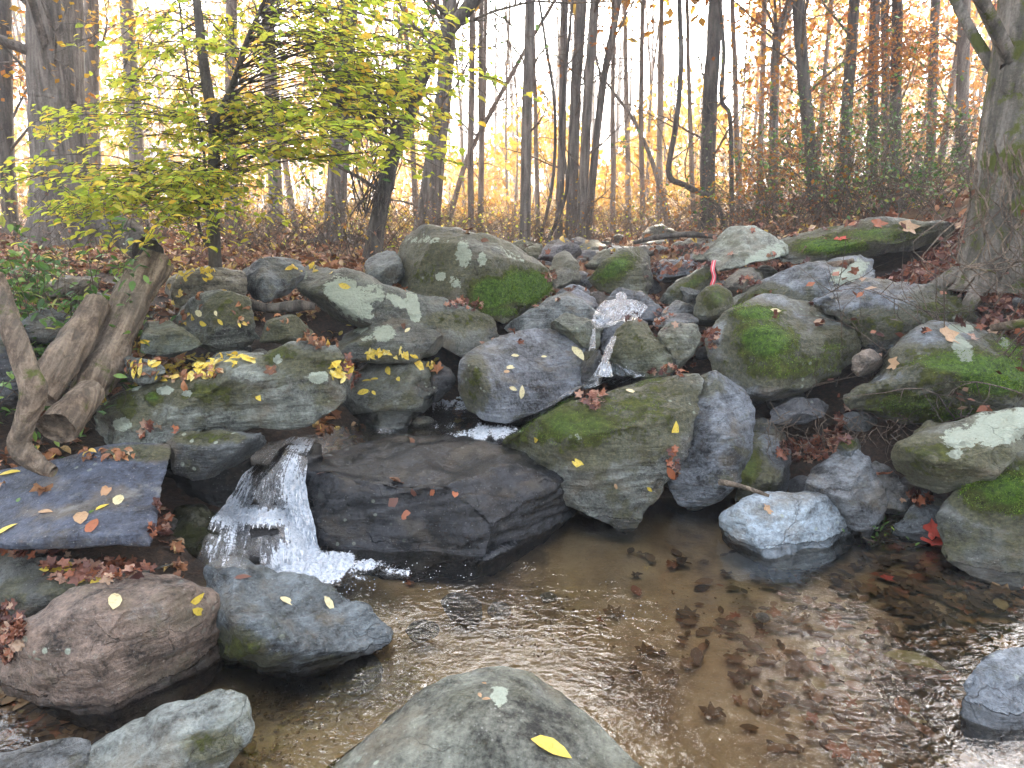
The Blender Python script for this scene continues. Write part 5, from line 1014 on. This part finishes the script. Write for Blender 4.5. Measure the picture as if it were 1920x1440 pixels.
keep = fbm(np.stack([xx/d*14, d*.05, zc*3], 1), 1, 3) > -.2
pos = np.stack([xx, d, base+.2+zc*dens*(.55+.02*d)], 1)[keep]; n = len(pos)
v, f = scatter(SMALL, pos, rs.uniform(0, 6.28, n), rs.normal(0, 1.2, n), rs.normal(0, 1.2, n), rs.uniform(.006, .0125, n)*d[keep]); tag(obj('distant_foliage', v, f, M_GOLD), kind='stuff')
n = 22000; ang = rs.uniform(.3, .85, n); d = 16+rs.random(n)*30; xx = np.tan(ang)*d; pos = np.stack([xx, d, H(xx, d)+.8+rs.random(n)*(2+.26*d)], 1); pos = pos[fbm(pos*[.4, .4, .6], 1, 3) > .02]; n = len(pos)
v, f = scatter(SMALL, pos, rs.uniform(0, 6.28, n), rs.normal(0, 1.2, n), rs.normal(0, 1.2, n), rs.uniform(.12, .3, n)); tag(obj('distant_foliage', v, f, M_ORANGE), kind='stuff')

# ------------------------------------------------------------------ undergrowth: thin arching stems with small leaves
def shrub(label, base, n, L, leaf, nl, ls, seed, dirb=(0, 0), twig=M_TWIG, r=.006, cat='shrub', name='shrub', spread=.3, group=None, up=.9, tmpl=SMALL, sp=.04):
    rs = np.random.default_rng(seed); T = Tubes(); tips = []; z = float(Hn(base[0], base[1])[0]); root = empty(name, (base[0], base[1], z)); tag(root, label, cat, group)
    for k in range(n):
        a = rs.uniform(0, 6.28); p0 = np.array([base[0], base[1], z])+rs.normal(0, spread, 3)*[1, .7, 0]; p0[2] = float(Hn(p0[0], p0[1])[0])-.02
        d = np.array([math.cos(a)*.6+dirb[0], math.sin(a)*.6+dirb[1], up]); pts, _ = wiggle(p0, d, L*rs.uniform(.55, 1.2), 9, .13, rs, -.07); T.add(pts, np.linspace(r*rs.uniform(.6, 1.2), .0012, 9), 3, False)
        for q in range(5):
            i = int(rs.integers(2, 8)); s_ = rs.normal(0, 1, 3); p2, _ = wiggle(pts[i], s_+(pts[i]-pts[i-1])*4, L*rs.uniform(.15, .4), 5, .22, rs, 0); T.add(p2, np.linspace(r*.4, .0008, 5), 3, False); tips.append(p2)
    T.build('stems', twig, parent=root)
    if leaf is not None and nl:
        v, f = leaves_on(tips, nl, rs, *ls, spread=sp, tmpl=tmpl); obj('leaves', v, f, leaf, parent=root)
    return root
def gp(px, Y): return (P(px, 430, Y)[0], Y)
shrub('dense green leafy shrub hanging in from the left edge', gp(30, 3.9), 46, 1.0, M_GREEN, 1700, (.035, .08), 1, (-.05, -.25), tmpl=LEAF, spread=.28)
shrub('lower green shrub with trailing stems beneath the one at the left edge', gp(70, 3.5), 22, .55, M_GREEN, 330, (.035, .065), 2, (.1, -.2), tmpl=LEAF, spread=.2)
shrub('large airy honeysuckle bush with pale green leaves on the right bank', gp(1600, 7.6), 90, 1.9, M_GREEN, 2600, (.03, .06), 3, (-.1, 0), spread=.5)
shrub('honeysuckle bush thick with twigs nearest the big mossy right tree', gp(1740, 6.8), 70, 1.5, M_GREEN, 1500, (.03, .055), 4, (-.1, 0), spread=.45)
shrub('twiggy bush with thin orange leaves at the foot of the rough brown trunk', gp(1490, 8), 60, 1.5, M_ORANGE, 1200, (.03, .06), 5, spread=.5)
shrub('bramble tangle of bare twigs behind the long low mossy slab', gp(1600, 7.4), 60, .8, M_LITTER, 500, (.03, .06), 6, spread=.8, up=.6)
shrub('small bramble behind the pale lichen-speckled boulder', gp(1420, 6.6), 50, .6, M_LITTER, 380, (.03, .06), 7, spread=.4, up=.6)
shrub('low green weed in the crack right of the pale lichen-speckled boulder', gp(1452, 4.7), 10, .25, M_GREEN, 60, (.03, .05), 8, spread=.05, tmpl=LEAF, name='weed', cat='plant')
shrub('bright green weed clump in the dark hollow below the biggest mossy boulder', gp(1660, 3.25), 18, .22, M_GREEN, 160, (.02, .04), 9, (-.1, -.4), spread=.07, tmpl=LEAF, name='weed', cat='plant')
shrub('thorny bare tangle at the foot of the huge mossy tree', gp(1860, 3.9), 34, 1.1, M_RED, 160, (.04, .07), 10, (-.25, -.2), spread=.3, r=.007)
for i, (px, Y) in enumerate([(610, 7.5), (700, 7), (520, 7.5), (300, 7), (800, 9), (900, 10), (960, 11), (1060, 10), (1120, 11), (1200, 13), (1280, 11), (1330, 9.5), (440, 9), (200, 8), (860, 13), (1010, 14), (1400, 11), (650, 11), (350, 11), (750, 12), (1550, 11), (1700, 10)]):
    g_ = px > 1250
    shrub('low tangle of thin leafy stems '+['left of the flaring trunk', 'at the foot of the leaning dark trunk', 'between the sapling and the flaring trunk', 'behind the sapling base', 'at the foot of the leaning twin trunk', 'at the foot of the narrow twin trunks', 'left of the single straight dark trunk', 'left of the four-stem clump', 'at the foot of the four-stem clump', 'around the thin pole tree', 'left of the reddish-brown trunk', 'at the foot of the reddish-brown trunk', 'between the sapling and the flaring trunk, farther back', 'right of the massive grey tree', 'far back behind the narrow twin trunks', 'far back beside the single straight dark trunk', 'left of the pale forked trunk', 'far back behind the flaring trunk', 'far back behind the sapling', 'far back behind the leaning dark trunk', 'behind the rough brown trunk', 'far back behind the trio of trunks'][i], gp(px, Y), 70, .6+.04*Y, [M_LITTER, M_SAP, M_GOLD][i % 3] if not g_ else [M_ORANGE, M_LITTER][i % 2], 320, (.025, .055), 30+i, spread=.55+.05*Y, up=.8, group='undergrowth tangles on the left' if px < 840 else 'undergrowth tangles behind the stream' if not g_ else 'undergrowth tangles on the right', r=.005)
# exposed hanging roots and dry stems of the hollow under the biggest right boulder
T = Tubes(); rs = np.random.default_rng(8)
for k in range(60):
    a = P(rs.uniform(1430, 1700), rs.uniform(770, 830), 3.35); pts, _ = wiggle(a, [rs.normal(), -.2, -.6], rs.uniform(.08, .3), 7, .4, rs, 0); T.add(pts, np.linspace(.003, .001, 7), 3, False)
tag(T.build('hanging_roots', M_TWIG), 'dry hanging rootlets in the dark hollow under the biggest mossy boulder', 'roots')
T = Tubes()
for k in range(26):
    x = rs.uniform(1800, 1930); pts = curve([P(x+rs.normal()*20, rs.uniform(250, 330), 4.0), P(x+rs.normal()*30, 380, 3.95), P(x+rs.normal()*50, 470, 3.9), P(x+rs.normal()*60, rs.uniform(500, 560), 3.75)], 16, .03, k); T.add(pts, np.linspace(.007, .003, 16)*rs.uniform(.5, 1.2), 4, False)
tag(T.build('vine', M_LOG), 'pale bare vines and roots trailing down in front of the huge mossy tree', 'vine')
# vine clump caught on the leaning dark trunk
T = Tubes()
for k in range(170):
    pts, _ = wiggle(P(rs.normal(680, 42), rs.normal(172, 16), 6.5+rs.normal()*.15), [rs.normal(), rs.normal()*.5, rs.normal()*.35-.1], rs.uniform(.2, .6), 7, .45, rs, 0); T.add(pts, np.linspace(.011, .004, 7), 4, False)
for k in range(30):
    pts = curve([P(rs.uniform(600, 740), 185, 6.5), P(rs.uniform(660, 760), 280, 6.5), P(rs.uniform(660, 740), 400, 6.5)], 14, .06, k); T.add(pts, np.full(14, rs.uniform(.003, .008)), 3, False)
tag(T.build('vine', M_BARKD), 'dark matted clump of vines caught on the leaning trunk, strands trailing below', 'vine')

# ------------------------------------------------------------------ the yellow-leaved sapling
rs = np.random.default_rng(14)
SY = 4.55; stem = [P(397, 492, SY), P(400, 400, SY), P(402, 250, SY-.02), P(388, 160, SY), P(378, 90, SY), P(366, -20, SY)]
stem[0][2] = float(Hn(stem[0][0], SY)[0])-.05; stem += [stem[-1]+[-.1, .1, .9], stem[-1]+[-.1, .15, 1.9]]
sp_ = curve(stem, 60); root = empty('sapling', tuple(stem[0])); tag(root, 'slender sapling with layered yellow-green leaves, in front of the massive grey tree', 'tree')
t = Tubes(); t.add(sp_, np.interp(np.linspace(0, 1, 60), [0, .1, .6, 1], [.055, .038, .028, .008]), 14, False); t.build('trunk', M_BARKD, parent=root)
t2 = curve([P(402, 235, SY-.02), P(440, 150, SY-.1), P(462, 80, SY-.15), P(500, -10, SY-.2), P(540, -120, SY-.2)], 24); T = Tubes(); T.add(t2, np.linspace(.022, .008, 24), 8, False)
t3 = curve([P(398, 470, SY), P(378, 440, SY-.05), P(372, 400, SY-.1), P(384, 300, SY-.1), P(350, 120, SY-.1), P(330, -60, SY)], 24); T.add(t3, np.linspace(.012, .005, 24), 6, False)
LV = []; trunkpts = np.concatenate([sp_[8:], t2])
targets = []
for (cx_, cy_, rx_, ry_, n_, Ya, Yb) in ((330, 320, 220, 26, 26, 3.7, 4.6), (330, 380, 150, 26, 17, 3.7, 4.3), (270, 210, 130, 60, 26, 3.9, 4.9), (430, 230, 110, 70, 22, 3.8, 4.9), (240, 350, 150, 30, 20, 3.6, 4.3), (560, 260, 90, 40, 15, 3.8, 4.6), (300, 90, 150, 70, 26, 4, 5.2), (520, 80, 150, 80, 26, 3.7, 5.0), (680, 60, 110, 60, 22, 3.6, 4.6), (690, 200, 70, 50, 16, 3.6, 4.2), (620, 150, 120, 50, 12, 3.8, 4.6), (760, 110, 60, 40, 10, 3.5, 4.2), (200, 380, 50, 30, 7, 3.7, 4.2), (620, 20, 200, 40, 12, 3.8, 4.8), (680, 260, 60, 40, 9, 3.3, 3.8)):
    for _ in range(n_): targets.append(P(cx_+rs.normal()*rx_*.6, cy_+rs.normal()*ry_*.6, rs.uniform(Ya, Yb)))
for e in targets:
    hd = np.linalg.norm((trunkpts-e)[:, :2], axis=1); L = hd.min(); want = e[2]-.12*L+.05
    k = int(np.argmin(np.abs(trunkpts[:, 2]-want)+.3*hd)); p0 = trunkpts[k]; mid = (p0+e)/2+[0, 0, .08*L]+rs.normal(0, .05, 3); pts = curve([p0, mid, e+rs.normal(0, .03, 3), e+(e-mid)*.35-[0, 0, .04]], 16, .02, int(rs.integers(99)))
    T.add(pts, np.linspace(.0045, .001, 16), 3, False); m = pts[6:]
    sub = [m]
    for j in range(5):
        i = int(rs.integers(0, len(m)-1)); dd = m[i+1]-m[i]; dd = dd/np.linalg.norm(dd); sd2 = np.cross(dd, [0, 0, 1])*(1 if j % 2 else -1); q_, _ = wiggle(m[i], dd*.7+sd2*.7, rs.uniform(.12, .34), 6, .08, rs, -.02); T.add(q_, np.linspace(.0025, .001, 6), 3, False); sub.append(q_)
    for s_ in sub:
        for i in range(1, len(s_)):
            dd = s_[i]-s_[i-1]; dd /= np.linalg.norm(dd)+1e-9
            for sg in (1, -1):
                if rs.random() < .3: continue
                LV.append((s_[i]+rs.normal(0, .006, 3)+np.cross(dd, [0, 0, 1])*sg*.022, math.atan2(dd[1], dd[0])+sg*rs.uniform(.5, 1.), rs.uniform(.0, .65), rs.normal(0, .4)))
T.build('branches', M_BARKD, parent=root)
pos = np.array([a[0] for a in LV]); yaw, pit, rol = (np.array([a[i] for a in LV]) for i in (1, 2, 3)); keep = rs.random(len(pos)) < np.where(pos[:, 2] > 2.2, .42, .72)
v, f = scatter(leaf_ovate(.52, .05, .2), pos[keep], yaw[keep], pit[keep], rol[keep], rs.uniform(.035, .07, keep.sum())); obj('crown', v, f, M_SAP, parent=root)
print('sapling leaves', keep.sum())

# unseen loose leaves added behind and beside the viewpoint to shade the rocks
n = 9000; pos = np.stack([rs.uniform(-16, 16, n), rs.uniform(-20, -8, n), rs.uniform(.2, 9, n)], 1)
ps2 = np.stack([rs.choice([-1, 1], 5000)*rs.uniform(5.5, 10, 5000), rs.uniform(-6, 2.5, 5000), rs.uniform(1.8, 10, 5000)], 1); pos = np.concatenate([pos, ps2]); n = len(pos)
v, f = scatter(SMALL, pos, rs.uniform(0, 6.28, n), rs.normal(0, .8, n), rs.normal(0, .8, n), rs.uniform(.25, .5, n)); tag(obj('shade_foliage_behind', v, f, M_LITTER), kind='stuff')
# ------------------------------------------------------------------ sunlit haze in the wood
m, nt, out = newmat('haze'); g = N(nt); vp = nt.nodes.new('ShaderNodeVolumePrincipled'); vp.inputs['Color'].default_value = (.95, .96, 1., 1)
vp.inputs['Density'].default_value = .006; vp.inputs['Anisotropy'].default_value = .3; nt.links.new(vp.outputs[0], out.inputs['Volume'])
x0, x1, y0, y1, z0, z1 = -270, 270, -45, 430, -8, 34
V = np.array([(x, y, z) for x in (x0, x1) for y in (y0, y1) for z in (z0, z1)], float)
F = [(0, 1, 3, 2), (4, 6, 7, 5), (0, 4, 5, 1), (2, 3, 7, 6), (0, 2, 6, 4), (1, 5, 7, 3)]
hz = obj('haze', V, F, m, origin=(0, 0, 0), smooth=False); tag(hz, kind='stuff')
